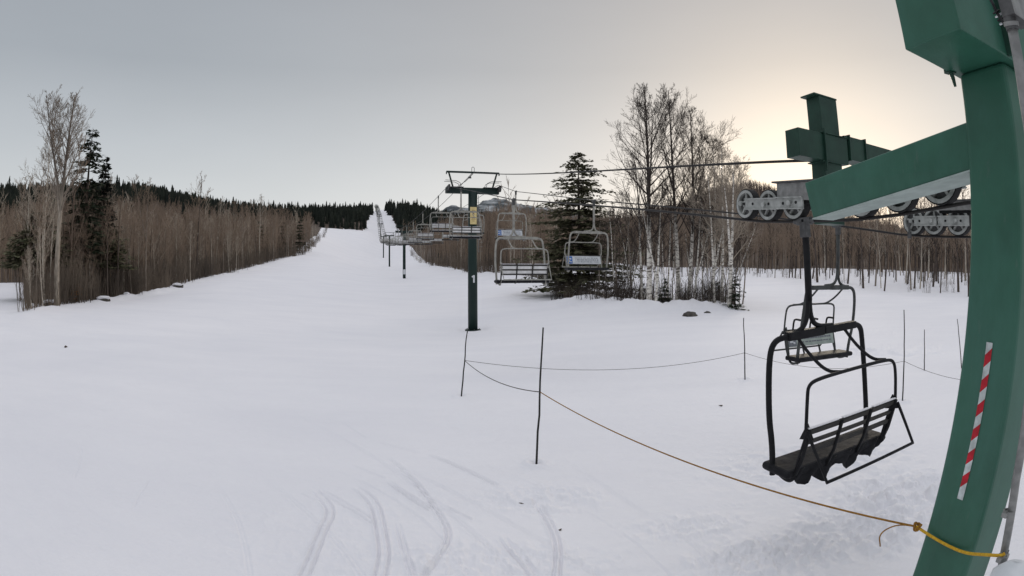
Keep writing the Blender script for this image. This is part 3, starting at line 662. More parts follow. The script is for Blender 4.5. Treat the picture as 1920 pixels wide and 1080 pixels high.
def rock(px, py, w, h, lab, m=M['rock'], seed=1, snow=True, d=None, name='boulder'):
    b_, r_ = stand(px, py); root = thing(name, lab, 'rock', b_)
    def blob(k, sz, dz, mm, nm):
        B = MB(); n1, n2 = 14, 9; vs = []; gg = rng(seed * 7 + k)
        ph = [gg.uniform(0, 6) for _ in range(6)]
        for i in range(n2 + 1):
            th = math.pi * i / n2
            for j in range(n1):
                a = 6.283 * j / n1; q = 1 + .13 * math.sin(3 * a + ph[0]) + .10 * math.sin(5 * a + ph[1] + th * 3) + .08 * math.sin(7 * th + ph[2] + a)
                vs.append((math.cos(a) * math.sin(th) * sz[0] * q, math.sin(a) * math.sin(th) * sz[1] * q, math.cos(th) * sz[2] * q + dz))
        fs = [(i * n1 + j, (i + 1) * n1 + j, (i + 1) * n1 + (j + 1) % n1, i * n1 + (j + 1) % n1) for i in range(n2) for j in range(n1)]
        B.add(vs, fs, mm); B.build(nm, root, True)
    blob(0, (w / 2, w / 2.5, h), h * .25, m, 'stone')
    if snow: blob(1, (w / 2 * .95, w / 2.5 * .95, h * .45), h * 1.05, M['snow'], 'snow_cap')
rock(1294, 594, 1.1, .26, 'flat dark rock poking out of the snow in front of the birches', seed=4, snow=False)
rock(1326, 589, .6, .16, 'small dark rock right of the flat one in front of the birches', seed=5, snow=False)
rock(193, 567, 1.9, .45, 'snow-capped dark boulder at the foot of the left woods', seed=6)
rock(333, 541, 1.7, .5, 'largest snow-capped boulder, under the thin trees left of the slope', seed=7)
rock(95, 574, 2.0, .4, 'snow-covered boulder below the tallest bare tree', seed=8)
rock(238, 560, 1.0, .5, 'small round snow-capped boulder right of the dark one', seed=9)
def clod(px, py, s, lab, k):
    c = Wz(px, py, -3.3); B = MB(); c = np.array([c[0], c[1], ground_z(c[0], c[1])]); gg = rng(k)
    pts = [Vector((gg.uniform(-1, 1), gg.uniform(-1, 1), gg.uniform(0, .5))) * s for _ in range(7)]
    import bmesh
    bm = bmesh.new(); [bm.verts.new(p) for p in pts]; bmesh.ops.convex_hull(bm, input=bm.verts); me = bpy.data.meshes.new('bark_scrap'); bm.to_mesh(me); bm.free(); me.materials.append(M['barkdark'])
    o = bpy.data.objects.new('bark_scrap', me); COL.objects.link(o); o.location = c; tag(o, lab, 'debris')
clod(123, 650, .18, 'dark scrap lying alone on the snow at the far left', 1)
clod(1352, 762, .07, 'tiny dark scrap on the snow between the poles and the hanging chair', 2)
clod(978, 946, .05, 'tiny dark scrap in the trodden snow at the bottom centre', 3)
clod(1049, 994, .035, 'dark speck on the snow beside the curved ski track', 4)
# log at the left
b_, r_ = stand(120, 570); L_ = MB(); L_.tube([(-1.2, 0, .15), (0, .1, .35), (1.9, .2, .75)], [.12, .11, .08], M['barkdark'], 8); tag(L_.build('fallen_log'), 'fallen dark log leaning up out of the snow at the left woods', 'log').location = b_
b_, r_ = stand(1180, 577); L_ = MB(); L_.tube([(-1.1, 0, .12), (0, .1, .2), (.9, .1, .15)], [.09, .08, .06], M['barkdark'], 8); tag(L_.build('fallen_log'), 'short dark log half buried in snow left of the tallest island tree', 'log').location = b_

# --- far snowy mountain
def mountain(name, pts, dist, depth):
    az = np.linspace(pts[0][0], pts[-1][0], 160); n = 26; top = np.interp(az, [p[0] for p in pts], [p[1] for p in pts])
    V = []
    for j in range(n):
        t = j / (n - 1)   # 0 foot (near) .. .5 crest .. 1 back
        k = 1 - abs(t - .5) * 2
        rr_ = dist + (t - .5) * depth
        for i, a in enumerate(az):
            h = top[i] * dist * k ** .8; h += 30 * float(fbm(np.array(a * 90.), np.array(t * 9.), 4, 70)) * k
            V.append((rr_ * math.sin(a), rr_ * math.cos(a), h + 2))
    N = len(az); f = [(j * N + i, j * N + i + 1, (j + 1) * N + i + 1, (j + 1) * N + i) for j in range(n - 1) for i in range(N - 1)]
    m = mat('snowy_mountainside', C(.07, .08, .085), C(.42, .43, .44), scale=.02, rough=1, detail=12, stretch=(1, .35, 2.5), lo=.42, hi=.62)
    o = bpy.data.objects.new(name, fast_mesh(name, V, f, m, True)); COL.objects.link(o); tag(o, kind='structure')
mountain('far_mountain', [(-.22, .05), (-.137, .108), (-.122, .116), (-.105, .119), (-.085, .115), (-.07, .117), (-.055, .128), (-.035, .133), (-.012, .131), (.01, .121), (.06, .115), (.15, .1), (.25, .05)], 2600, 900)

# ------------------------------------------------------------------ lift towers
U = Vector((-.2607, .9654, 0)).normalized()          # up-line direction
X_ = Vector((U.y, -U.x, 0))                           # across, to the right
UP = Vector((0, 0, 1))
def line_pt(y): return Vector((7.04 - .27 * y, y, 0))
LIFT_RZ = math.atan2(-U.x, U.y)                        # local Y along U
def sheave_wheel(parent, c, ax, R=.2, w=.09, detail=True, m=None):
    m = m or M['sheave']; B = MB(); a = Vector(ax)
    B.disc(c, a, R * .74, R * .93, w, m, 26); 
    if detail:
        B.disc(c, a, .025, R * .26, w * .9, m, 14)
        B.disc(c, a, R * .2, R * .78, w * .12, M['steel_dark'], 20)
        cc = Vector(c); u = a.cross(UP).normalized()
        for k in range(5):
            th = 1.2566 * k + .3; d = u * math.cos(th) + UP * math.sin(th); e = a.cross(d).normalized()
            B.box(cc + d * R * .5, (R * .27, R * .07, w * .30), m, (d, e, a))
    o = B.build('sheave', parent)
    T = MB(); T.disc(c, a, R * .90, R, w * .9, M['rubber'], 26); T.build('rubber_liner', o)
    return o
towers = []
def tower(y, number, label, top_h, gauge=3.45, rad=.33, big=False):
    p = line_pt(y); gz = ground_z(p.x, p.y); H = top_h - gz
    root = thing('lift_tower', label, 'lift tower', (p.x, p.y, gz), LIFT_RZ, 'chairlift towers')
    s = 16 if big else 8
    B = MB(); B.tube([(0, 0, -.6), (0, 0, H + .05)], [rad, rad * .93], M['tower'], s * 2 if big else s); B.build('column', root, True)
    if big:
        B = MB(); B.disc((0, 0, .06), (0, 0, 1), rad * .8, rad + .22, .06, M['tower'], 24)
        for k in range(8): a = k * .785; B.tube([(math.cos(a) * (rad + .13), math.sin(a) * (rad + .13), .0), (math.cos(a) * (rad + .13), math.sin(a) * (rad + .13), .17)], .025, M['steel_dark'], 6)
        B.build('base_flange', root)
    g2 = gauge / 2
    B = MB(); B.box((0, 0, H), (g2 + .08, .16, .2), M['tower']); bevel(B.build('crossarm', root), .02)
    top = H + (1.28 if big else 1.2)
    B = MB(); B.box((0, 0, top), (g2 + .1, .06, .06), M['tower'])
    for sx in (-1, 1):
        B.tube([(sx * (g2 - .38), 0, H + .15), (sx * (g2 - .05), 0, top)], .06, M['tower'], 6); B.box((sx * (g2 + .1), 0, top - .08), (.03, .05, .09), M['tower'])
    B.build('lifting_frame', root)
    if big:
        B = MB(); B.tube(curve([(-.08, 0, top), (-.1, 0, top + .38), (.1, 0, top + .38), (.08, 0, top)], 3), .018, M['steel_dark'], 5); B.build('cable_loop', root)
        for sx in (-1, 1):
            B = MB(); B.tube(curve([(sx * (g2 - .9), .3, H + .15), (sx * (g2 - .75), .3, H + .62), (sx * (g2 + .2), .3, H + .66)], 1), .02, M['steel_dark'], 5)
            B.tube(curve([(sx * (g2 - .9), -.3, H + .15), (sx * (g2 - .75), -.3, H + .62), (sx * (g2 + .2), -.3, H + .66)], 1), .02, M['steel_dark'], 5)
            B.box((sx * (g2 - .5), 0, H + .22), (.55, .33, .012), M['steel_dark']); B.build('work_platform', root)
    for sx in (-1, 1):
        tr = bpy.data.objects.new('sheave_train', None); COL.objects.link(tr); tr.parent = root
        n = 4 if big else 2
        Bf = MB(); Bf.box((sx * g2, 0, H + .1), (.03, .25 * n, .06), M['steel_dark']); Bf.box((sx * g2, 0, H), (.08, .09, .16), M['steel_dark']); Bf.build('rocker_beam', tr)
        for k in range(n):
            yy = (k - (n - 1) / 2) * .46
            sheave_wheel_lite(tr, (sx * g2, yy, H + .1))
    if big:
        B = MB(); B.box((-.02, -rad - .02, H - 1.72), (.22, .012, .58), M['yellow']); so = B.build('warning_sign', root)
        B = MB(); zc = H - 1.72
        for q, (w, h, zz) in enumerate([(.10, .012, .36), (.13, .012, .31), (.05, .06, .16), (.09, .012, .05), (.14, .012, -.1), (.12, .012, -.18), (.14, .012, -.26), (.08, .012, -.36)]): B.box((-.02, -rad - .036, zc + zz), (w, .003, h), M['signink'])
        B.build('print', so)
        # the numeral 1
        B = MB(); zc = gz * 0 + (Wh(884, 523, 35.6)[2] - gz); B.box((.02, -rad - .012, zc), (.055, .006, .25), M['white']); B.box((-.07, -rad - .012, zc + .15), (.055, .006, .05), M['white'], (Vector((.8, 0, .6)), Vector((0, 1, 0)), Vector((-.6, 0, .8)))); B.build('numeral', root)
        B = MB(); B.tube([(rad + .05, -.1, 5.3), (rad + .05, -.1, H - .3)], .02, M['steel'], 5)
        for k in range(12): zz = 5.4 + k * .3; B.tube([(rad * .9, -.1, zz), (rad + .35, -.1, zz)], .012, M['steel'], 4)
        B.build('climbing_rungs', root)
    elif y < 140:
        B = MB(); B.box((0, -rad - .02, 1.35), (.24, .015, .5), M['white']); so = B.build('number_plate', root)
    towers.append((root, p, gz, H, top)); return root
def sheave_wheel_lite(parent, c, R=.22, w=.1):
    B = MB(); B.disc(c, (1, 0, 0), R * .15, R * .85, w, M['steel_dark'], 12); o = B.build('sheave', parent)
    T = MB(); T.disc(c, (1, 0, 0), R * .86, R, w, M['rubber'], 12); T.build('rubber_liner', o)
tower(35.9, 1, 'nearest dark green lift tower carrying a white numeral 1 and a yellow sign', 5.2, big=True)
tower(108, 2, 'second lift tower up the slope with a white plate near its foot', 7.4)
tower(195, 3, 'third lift tower up the slope, left of the second one', 12.0)
tower(290, 4, 'fourth lift tower, the thin one left of the third', 17.5)
ys = [375, 450, 530, 610, 700, 800, 900]
for k, y_ in enumerate(ys):
    p = line_pt(y_); tower(y_, 5 + k, 'tiny lift tower far up the narrow lift line', ground_z(p.x, p.y) + 11)

# ------------------------------------------------------------------ ropes of the lift
def rope_point(side, y):
    """haul rope position at plan y; side -1 = near-left line, +1 = right line"""
    if y <= 35.9:
        if side < 0: x = 4.55 - .25 * y
        else: x = 7.261 - .227 * y
    else:
        x = line_pt(y).x + side * 1.75 * X_.x
    kn = RK[side]; z = float(np.interp(y, kn[0], kn[1]))
    for a, b_ in zip(kn[0][:-1], kn[0][1:]):
        if a <= y < b_ and b_ - a > 25:
            L = b_ - a; z -= 4 * (L * .009) * ((y - a) / L) * (1 - (y - a) / L)
    return Vector((x, y, z))
RK = {}
for side in (-1, 1):
    ks = ([(1.0, .62)] + sorted([(rope_a(*q)[1], rope_a(*q)[2]) for q in ((1812, 377), (1765, 389), (1690, 402), (1625, 411), (1560, 414), (1521, 414), (1448, 417), (1395, 412))])) if side < 0 else [(-3, .45), (5.2, .47), (6.3, .52), (8.15, .80)]
    if side < 0: ks += [(18.0, 2.30)]
    else: ks += [(19, 2.42), (31, 4.45)]
    for root, p, gz, H, top in towers: ks.append((p.y, gz + H + .38))
    ks.append((1000, ks[-1][1] + 14)); RK[side] = ([k[0] for k in ks], [k[1] for k in ks])
for side, lab in ((-1, 'steel haul rope running from the nearest sheaves to the left side of the towers'), (1, 'steel haul rope running under the smaller sheaves to the right side of the towers')):
    B = MB(); ysn = list(np.arange(1.0, 36, .5)) + list(np.arange(36, 120, 3)) + list(np.arange(120, 960, 12)); pts = [rope_point(side, y_) for y_ in ysn]
    B.tube(pts, [.017 if y_ < 60 else .022 for y_ in ysn], M['rope'], 6); tag(B.build('haul_rope', None, True), lab, 'rope')
# communication line on top
Tt = []
for root, p, gz, H, top in towers[:6]: Tt.append(Vector((p.x, p.y, gz + top + .02)))
mast_top = Vector(Wh(1518, 301, 7.75))
B = MB(); pts = []
for a, b_, sg in [(mast_top, Tt[0], .25)] + [(Tt[i], Tt[i + 1], 1.2) for i in range(5)]:
    for k in range(16): t = k / 15; q = a.lerp(b_, t); q.z -= 4 * sg * t * (1 - t); pts.append(q)
B.tube(pts, .022, M['rope'], 5); tag(B.build('communication_cable', None, True), 'thin cable strung from the green mast over the tops of the towers', 'cable')
B = MB(); a = Tt[0] + Vector((0, 0, -.1)); B.tube([a, a + Vector((-.5, .3, -.45)), Vector(Wh(856, 351, 36.2))], [.03, .02, .016], M['rope'], 5); B.box(a + Vector((-.22, .1, -.25)), (.1, .05, .06), M['steel_dark']); tag(B.build('stay_cable'), 'short stay with a shackle below the top bar of the nearest tower', 'cable')

# ------------------------------------------------------------------ chairs
XC = .22
def chair(kind, lod, parent):
    """kind: 'black' / 'grey'; parts in local space, grip at the origin, rider faces +Y"""
    tb = {'black': M['black'], 'grey': M['tube'], 'dark': M['chair_grey']}[kind]; s = 10 if lod == 0 else 6; n = 3 if lod == 0 else 2
    def P_(name, mb, sm=True):
        if lod == 2: return None
        return mb.build(name, parent, sm)
    allb = MB() if lod == 2 else None
    def new(): return allb if lod == 2 else MB()
    if lod == 2: s = 4; n = 1
    B = new(); B.tube([(0, 0, .02), (0, -.01, -.5), (0, -.02, -.92)], .042, tb, s)
    B.tube(curve([(.012, -.02, -.85), (.02, -.02, -1.1), (.12, -.02, -1.24), (.42, -.02, -1.26)], n), .030, tb, s)
    B.tube(curve([(-.012, -.02, -.85), (-.02, -.02, -1.1), (-.10, -.02, -1.24), (-.28, -.02, -1.28)], n), .030, tb, s)
    P_('hanger', B)
    if lod < 2:
        B = MB(); B.box((0, 0, .0), (.036, .11, .045), M['steel_dark']); B.tube([(0, -.17, .0), (0, .17, .0)], .032, M['steel_dark'], 8); B.box((.0, 0, -.1), (.045, .05, .09), M['steel_dark']); bevel(B.build('grip', parent), .008)
    B = new(); W = .84
    B.tube(curve([(XC - W, -.16, -2.86), (XC - W - .01, -.13, -2.5), (XC - W - .03, -.06, -2.15), (XC - W, 0, -1.55), (XC - W + .06, -.01, -1.32), (XC - W + .3, -.02, -1.30), (XC, -.02, -1.30), (XC + W - .3, -.02, -1.30), (XC + W - .06, -.01, -1.32), (XC + W, 0, -1.55), (XC + W + .03, -.06, -2.15), (XC + W + .01, -.13, -2.5), (XC + W, -.16, -2.86)], n), .035, tb, s)
    P_('frame', B)
    if lod < 2:
        B = MB(); B.box((XC - .28, -.02, -1.30), (.30, .05, .05), tb); B.box((XC + .33, -.02, -1.30), (.30, .05, .045), tb); bevel(B.build('clamp_plate', parent), .01)
    # side supports of the seat and gussets
    for sx in (-1, 1):
        B = new(); x = XC + sx * (W - .06)
        B.tube(curve([(x, -.62, -2.22), (x, -.52, -2.55), (x, -.46, -2.84), (x, -.34, -2.89), (x, -.14, -2.82)], n), .026, tb, s)
        B.add([(x - .012, -.60, -2.14), (x - .012, -.70, -2.30), (x - .012, -.50, -2.34), (x + .012, -.60, -2.14), (x + .012, -.70, -2.30), (x + .012, -.50, -2.34)], [(0, 1, 2), (5, 4, 3), (0, 3, 4, 1), (1, 4, 5, 2), (2, 5, 3, 0)], tb)
        P_('seat_bracket', B)
    # backrest
    root_b = None
    for (yy, zz, h) in ([(-.62, -2.235, .030), (-.59, -2.365, .019), (-.56, -2.49, .026)] if kind != 'grey' else [(-.62, -2.225, .022), (-.585, -2.375, .018), (-.55, -2.525, .022)]):
        B = new()
        if kind != 'grey' or lod == 2: B.box((XC, yy, zz), (W - .04, .016, h), M['wood'], (Vector((1, 0, 0)), Vector((0, .97, .24)), Vector((0, -.24, .97))))
        else: B.box((XC, yy, zz), (W - .04, .016, h), M['wood'] if abs(zz + 2.235) > .01 else M['wood'], (Vector((1, 0, 0)), Vector((0, .97, .24)), Vector((0, -.24, .97))))
        P_('backrest_slat', B, False)
    for q in (-1, -.34, .34, 1):
        B = new(); x = XC + q * (W - .05); B.tube([(x, -.655, -2.2), (x, -.565, -2.57), (x, -.47, -2.80)] if lod < 2 else [(x, -.655, -2.2), (x, -.5, -2.78)], .022, M['wood'] if kind == 'grey' else tb, max(4, s - 4))
        P_('backrest_stile', B)
    if lod < 2 and kind == 'grey':
        for (yy, zz, h) in [(-.600, -2.300, .050), (-.565, -2.450, .050)]:
            for q in (-.67, 0, .67): B = MB(); B.box((XC + q * (W - .05), yy, zz), ((W - .05) * .31, .010, h), M['slat_pale'], (Vector((1, 0, 0)), Vector((0, .97, .24)), Vector((0, -.24, .97)))); B.build('pale_slat', parent)
    # seat
    B = new(); B.box((XC, -.25, -2.765), (W + .07, .23, .05), M['vinyl']); o = P_('seat', B, False)
    if o: bevel(o, .045, 3)
    if lod == 2: B.box((XC, -.25, -2.63), (W + .04, .2, .02), M['snow'])
    # restraint bar
    B = new(); x0 = XC - W + .02; x1 = XC + W - .02
    B.tube(curve([(x0, -.62, -2.2), (x0 + .01, -.60, -1.85), (x0 + .04, -.58, -1.72), (x0 + .2, -.58, -1.68), (XC, -.56, -1.68), (x1 - .2, -.58, -1.68), (x1 - .04, -.58, -1.72), (x1 - .01, -.60, -1.85), (x1, -.62, -2.2)], n), .021, tb, max(4, s - 2))
    for sx in (-.42, .42): B.tube(curve([(XC + sx, -.02, -1.32), (XC + sx + .02, -.2, -1.50), (XC + sx + .05, -.46, -1.67), (XC + sx + .2, -.57, -1.68)], n), .02, tb, max(4, s - 2))
    P_('restraint_bar', B)
    B = new(); B.tube([(x0, -.66, -2.24), (x0 + .02, -.98, -2.69), (x1 - .02, -.98, -2.69), (x1, -.66, -2.24)], .021, tb, max(4, s - 2)); P_('footrest', B)
    return allb
def make_chair(kind, lod, y, side, label, group=None, scale=1, board=None, tat=False, arms=False, snow=True):
    p = rope_point(side, y); root = thing('lift_chair', label, 'lift chair', p, LIFT_RZ + (math.pi if side > 0 else 0), group)
    root.scale = (scale,) * 3; chair(kind, lod, root)
    if board:
        nx = Vector((0, .97, .24)); nz = Vector((0, -.24, .97)); B = MB(); B.box((XC, -.56, -2.41), (.76, .012, .165), M[board], (Vector((1, 0, 0)), nx, nz)); bo = B.build('advert_board', root)
        B = MB(); c = Vector((XC, -.56, -2.41)) + nx * .016
        ax = (Vector((1, 0, 0)), nx, nz)
        mk = M['blue'] if board == 'white' else M['ink']
        B.box(c + Vector((.63, 0, 0)), (.12, .003, .15), mk, ax)
        gg = rng(int(y * 10))
        for dx, dz, w, h in [(.60, .05, .04, .03), (.66, -.05, .05, .025), (.58, -.08, .03, .02), (.69, .07, .02, .03)]: B.box(c + nx * .004 + Vector((dx, 0, 0)) + nz * dz, (w, .003, h), M['white'], ax)
        for row in range(3):
            x = -.62
            while x < .40:
                w = gg.uniform(.01, .035); B.box(c + Vector((x, 0, 0)) + nz * (.085 - .08 * row), (w, .003, .012 if row != 1 else .02), M['ink'], ax); x += w * 2 + gg.uniform(.01, .03)
        B.build('print', bo)
    if tat:   # torn cover hanging below the seat
        B = MB(); xs = np.linspace(XC - .80, XC + .80, 41); zz = []
        pts = [(-.80, .05), (-.72, .13), (-.62, .15), (-.52, .08), (-.33, .21), (-.12, .04), (-.02, .06), (.12, .19), (.30, .05), (.38, .09), (.46, .09), (.58, .17), (.74, .0), (.80, .0)]
        vs = []; gg = rng(8)
        for x in xs:
            d = np.interp(x - XC, [q[0] for q in pts], [q[1] for q in pts])
            for k in range(5): t = k / 4; vs.append((x, -.47 - .03 * math.sin(x * 23 + k) - .02 * t, -2.73 - (d + .05) * t))
        f = [(i * 5 + k, i * 5 + k + 1, i * 5 + 6 + k, i * 5 + 5 + k) for i in range(40) for k in range(4)]
        B.add(vs, f, M['vinyl']); o = B.build('torn_cover', root, True); md = o.modifiers.new('solid', 'SOLIDIFY'); md.thickness = .008
    if arms:
        for x in (-.55, 0, .55): B = MB(); B.tube(curve([(XC + x, -.62, -2.22), (XC + x, -.60, -2.02), (XC + x + .03, -.52, -1.98), (XC + x + .10, -.30, -1.98)], 2), .022, M['black'], 6); B.build('armrest', root)
    if snow and lod < 2:
        B = MB(); gg = rng(int(y)); 
        for k in range(3):
            x = XC - .56 + .56 * k; B.box((x, -.625 - .005, -2.186), (.24, .02, .007), M['snow'])
        if side < 0 and kind == 'grey': B.box((XC, -.25, -2.705), (.8, .17, .012), M['snow'])
        bevel(B.build('snow_dusting', root), .006, 2)
    return root
nc = make_chair('black', 0, 5.28, -1, 'nearest hanging chair, large and black, with a torn seat cover', tat=True); nc.scale = (1.0, .96, .955); nc.rotation_euler = (0, math.radians(-3.6), LIFT_RZ)
make_chair('dark', 0, 7.82, 1, 'dark grey chair with a pale green board hanging just behind the nearest one', board='palegreen', arms=True, snow=False, scale=.80)
make_chair('grey', 0, 18.0, -1, 'grey-framed triple chair seen from behind, left of the big fir')
make_chair('grey', 0, 19.0, 1, 'grey chair with a blue and white board in front of the big fir', board='white', scale=.89, snow=False)
make_chair('grey', 1, 29.6, -1, 'grey chair hanging in front of the nearest tower below its crossarm')
make_chair('grey', 1, 31, 1, 'small grey chair with a white board seen through the larger triple chair', board='white')
make_chair('grey', 1, 41.0, -1, 'grey chair just left of the nearest tower, seen from behind')
make_chair('grey', 1, 43, 1, 'grey chair half hidden behind the nearest tower, facing downhill')
ords = ['third', 'fourth', 'fifth', 'sixth', 'seventh', 'eighth']
for k in range(6):
    make_chair('grey', 1, 53 + 11.7 * k, -1, f'{ords[k]} uphill-facing chair counted from the nearest tower up the left rope', 'chairs just above the nearest tower')
    make_chair('grey', 1, 55 + 11.7 * k, 1, f'{ords[k]} downhill-facing chair counted from the nearest tower up the right rope', 'chairs just above the nearest tower')
far_mesh = chair('grey', 2, None).mesh('lift_chair')
far_mesh2 = None
for side in (-1, 1):
    y = 124.0
    while y < 900:
        p = rope_point(side, y); o = bpy.data.objects.new('lift_chair', far_mesh); COL.objects.link(o); o.location = p; o.rotation_euler = (0, 0, LIFT_RZ + (math.pi if side > 0 else 0))
        tag(o, 'tiny empty chair in the left row far up the lift line' if side < 0 else 'tiny empty chair in the right row far up the lift line', 'lift chair', 'far chairs on the left rope' if side < 0 else 'far chairs on the right rope'); y += 11.7

# ------------------------------------------------------------------ bottom terminal in the foreground
def col_edge(pxt, pyt, pxb, pyb, h, z0, z1):
    a = Vector(Wh(pxt, pyt, h)); b_ = Vector(Wh(pxb, pyb, h)); d = (b_ - a); 
    return a + d * ((z0 - a.z) / d.z), a + d * ((z1 - a.z) / d.z)
e0 = col_edge(1797, 140, 1708, 1080, 3.9, -3.6, 1.33)
e1 = col_edge(1894, 200, 1822, 1040, 3.72, -3.6, 1.33)
e2b = Vector(Wh(1880, 1000, 3.98)); off = (e2b - (e1[0] + (e1[1] - e1[0]) * ((e2b.z + 3.6) / 4.93)))
off = Vector((.36, .05, 0))
term = thing('lift_terminal_column', 'thick green steel column with red and white striped tape at the right edge', 'column', (3.15, 2.4, -3.5))
def put(mb, name, parent=None, bw=None, smooth=False):
    o = mb.build(name, None, smooth)
    if parent is not None: o.parent = parent; o.matrix_parent_inverse = parent.matrix_basis.inverted() if False else __import__('mathutils').Matrix.Translation(-Vector(parent.location))
    if bw: bevel(o, bw, 3)
    return o
B = MB(); B.hexa([e0[0], e1[0], e1[0] + off, e0[0] + off], [e0[1], e1[1], e1[1] + off, e0[1] + off], M['green']); put(B, 'column_body', term, .035)
cdir = (e1[1] - e1[0]).normalized(); fd = (e1[0] - e0[0]).normalized(); nrm = fd.cross(cdir).normalized()
if nrm.x > 0: nrm = -nrm
# striped tape on the left-facing face
def face_pt(px, py):
    d = Vector(ray(px, py)); n = nrm; return d * (e0[0].dot(n) / d.dot(n))
ta = face_pt(1856, 642); tb_ = face_pt(1800, 936); tdir = (tb_ - ta); TL = tdir.length; tdir.normalize(); tw = nrm.cross(tdir).normalized()
if tw.x < 0 or tw.y > 0: tw = -tw if tw.y > 0 else tw
half = .024
Bt = MB(); Br = MB(); nst = 13; L1 = TL / nst
for k in range(nst):
    a = ta + tdir * (k * L1); b_ = ta + tdir * ((k + 1) * L1); sh = tdir * (.6 * L1)
    sa = sh if k > 0 else sh * 0; sb = sh if k < nst - 1 else sh * 0
    q = [a - tw * half, a + tw * half - sa * -1 * -1, b_ + tw * half - sb, b_ - tw * half]
    q = [p_ + nrm * .004 for p_ in q]
    (Br if k % 2 else Bt).add(q, [(0, 1, 2, 3)], M['red'] if k % 2 else M['tapewhite'])
tape = put(Bt, 'striped_tape', term); o = put(Br, 'red_stripe', None); o.parent = tape
# head beam above the column
z0 = 1.33; pn = Vector(Wz(1800, 53, z0)); pl = Vector(Wz(1722, 93, z0)); pr = Vector(Wz(1868, 92, z0)); ax = (pr - pn).normalized(); ay = Vector((-ax.y, ax.x, 0)); wl = (pl - pn).length * 1.0 + .06
L = 2.6; b4 = [pn, pn + ax * L, pn + ax * L + ay * (wl + .22), pn + ay * (wl)]
B = MB(); B.hexa(b4, [p_ + Vector((0, 0, .85)) for p_ in b4], M['green']); head = thing('lift_terminal_beam', 'heavy green box beam capping the column at the top right corner', 'beam', (3.2, 2.2, 1.33)); put(B, 'beam_body', head, .012)
B = MB(); c = pn + ax * .60 - ay * .035 + Vector((0, 0, .43)); B.box(c, (.012, .035, .43), M['green_dark'], (ax, ay, UP)); B.box(pn + ax * 1.5 - ay * .02 + Vector((0, 0, .02)), (.9, .03, .012), M['green'], (ax, ay, UP)); put(B, 'stiffener_plate', head)
# latch hook on the left of the column head
B = MB(); hk = Vector(Wh(1781, 132, 3.85)); B.box(hk, (.035, .03, .022), M['green_dark']); B.tube([hk, hk + Vector((.02, 0, -.05)), hk + Vector((.03, 0, -.11))], [.02, .016, .011], M['green_dark'], 8); put(B, 'latch_pin', head)
# junction box, gland and conduit on the near face
def np_(px, py, h): return Vector(Wh(px, py, h))
cond = thing('electrical_conduit', 'grey electrical conduit with its box running down the back of the green column', 'conduit', (3.4, 2.1, -3.5))
B = MB(); c0 = np_(1896, 45, 2.65); c1 = np_(1921, 190, 2.75); c2 = np_(1944, 420, 3.05)
B.tube([c0, c1, c2, np_(1944, 600, 3.25), np_(1928, 750, 3.35), np_(1905, 900, 3.42), np_(1882, 1040, 3.5), np_(1865, 1120, 3.6)], .028, M['steel'], 12); put(B, 'pipe', cond, None, True)
B = MB(); B.tube([c0 + Vector((-.003, 0, .05)), c0 + Vector((.0, 0, -.03))], .034, M['steel_dark'], 12); B.disc(c0 + Vector((.0, 0, 0)), (c1 - c0), .01, .04, .02, M['steel'], 12); put(B, 'gland', cond)
B = MB(); c = np_(1892, -20, 2.7); B.box(c, (.10, .04, .17), M['steel_dark'], (ax, ay, UP)); B.box(c - ay * .045 , (.11, .006, .18), M['steel'], (ax, ay, UP)); put(B, 'junction_box', cond, .008)
for (px, py) in ((1890, 962), (1880, 1046)):
    B = MB(); c = np_(px, py, 3.44); B.box(c, (.06, .018, .014), M['steel'], (ax, ay, UP)); B.disc(c, UP, .026, .038, .035, M['steel'], 16); B.tube([c + ax * .055 + Vector((0, 0, -.02)), c + ax * .055 + Vector((0, 0, .035))], .008, M['steel_dark'], 6); put(B, 'pipe_clamp', cond)
B = MB(); c = np_(1868, 22, 2.75); 
for k in range(4): B.disc(c + Vector((.012 * k, .0, -.016 * k)), Vector((.6, 0, -.8)), .008, .022, .007, M['white'] if k % 2 else M['black'], 14)
B.tube([np_(1850, -15, 2.8), np_(1862, 8, 2.76), c, np_(1885, 48, 2.7)], .008, M['black'], 6); put(B, 'striped_cable', cond)
# white sack of snow / cover at the very bottom right
B = MB(); c = Vector(Wh(1897, 1080, 3.3)); n1 = 16; vs = []
for i in range(9):
    th = math.pi * i / 8
    for j in range(n1):
        a = 6.283 * j / n1; q = 1 + .05 * math.sin(9 * th + a * 2); vs.append((c.x + math.cos(a) * math.sin(th) * .17 * q, c.y + math.sin(a) * math.sin(th) * .14 * q, c.z - .04 + math.cos(th) * .13 * q))
B.add(vs, [(i * n1 + j, (i + 1) * n1 + j, (i + 1) * n1 + (j + 1) % n1, i * n1 + (j + 1) % n1) for i in range(8) for j in range(n1)], M['white']); tag(B.build('cover_cloth', None, True), 'crumpled pale cover wrapped at the foot of the conduit, bottom right', 'cover')

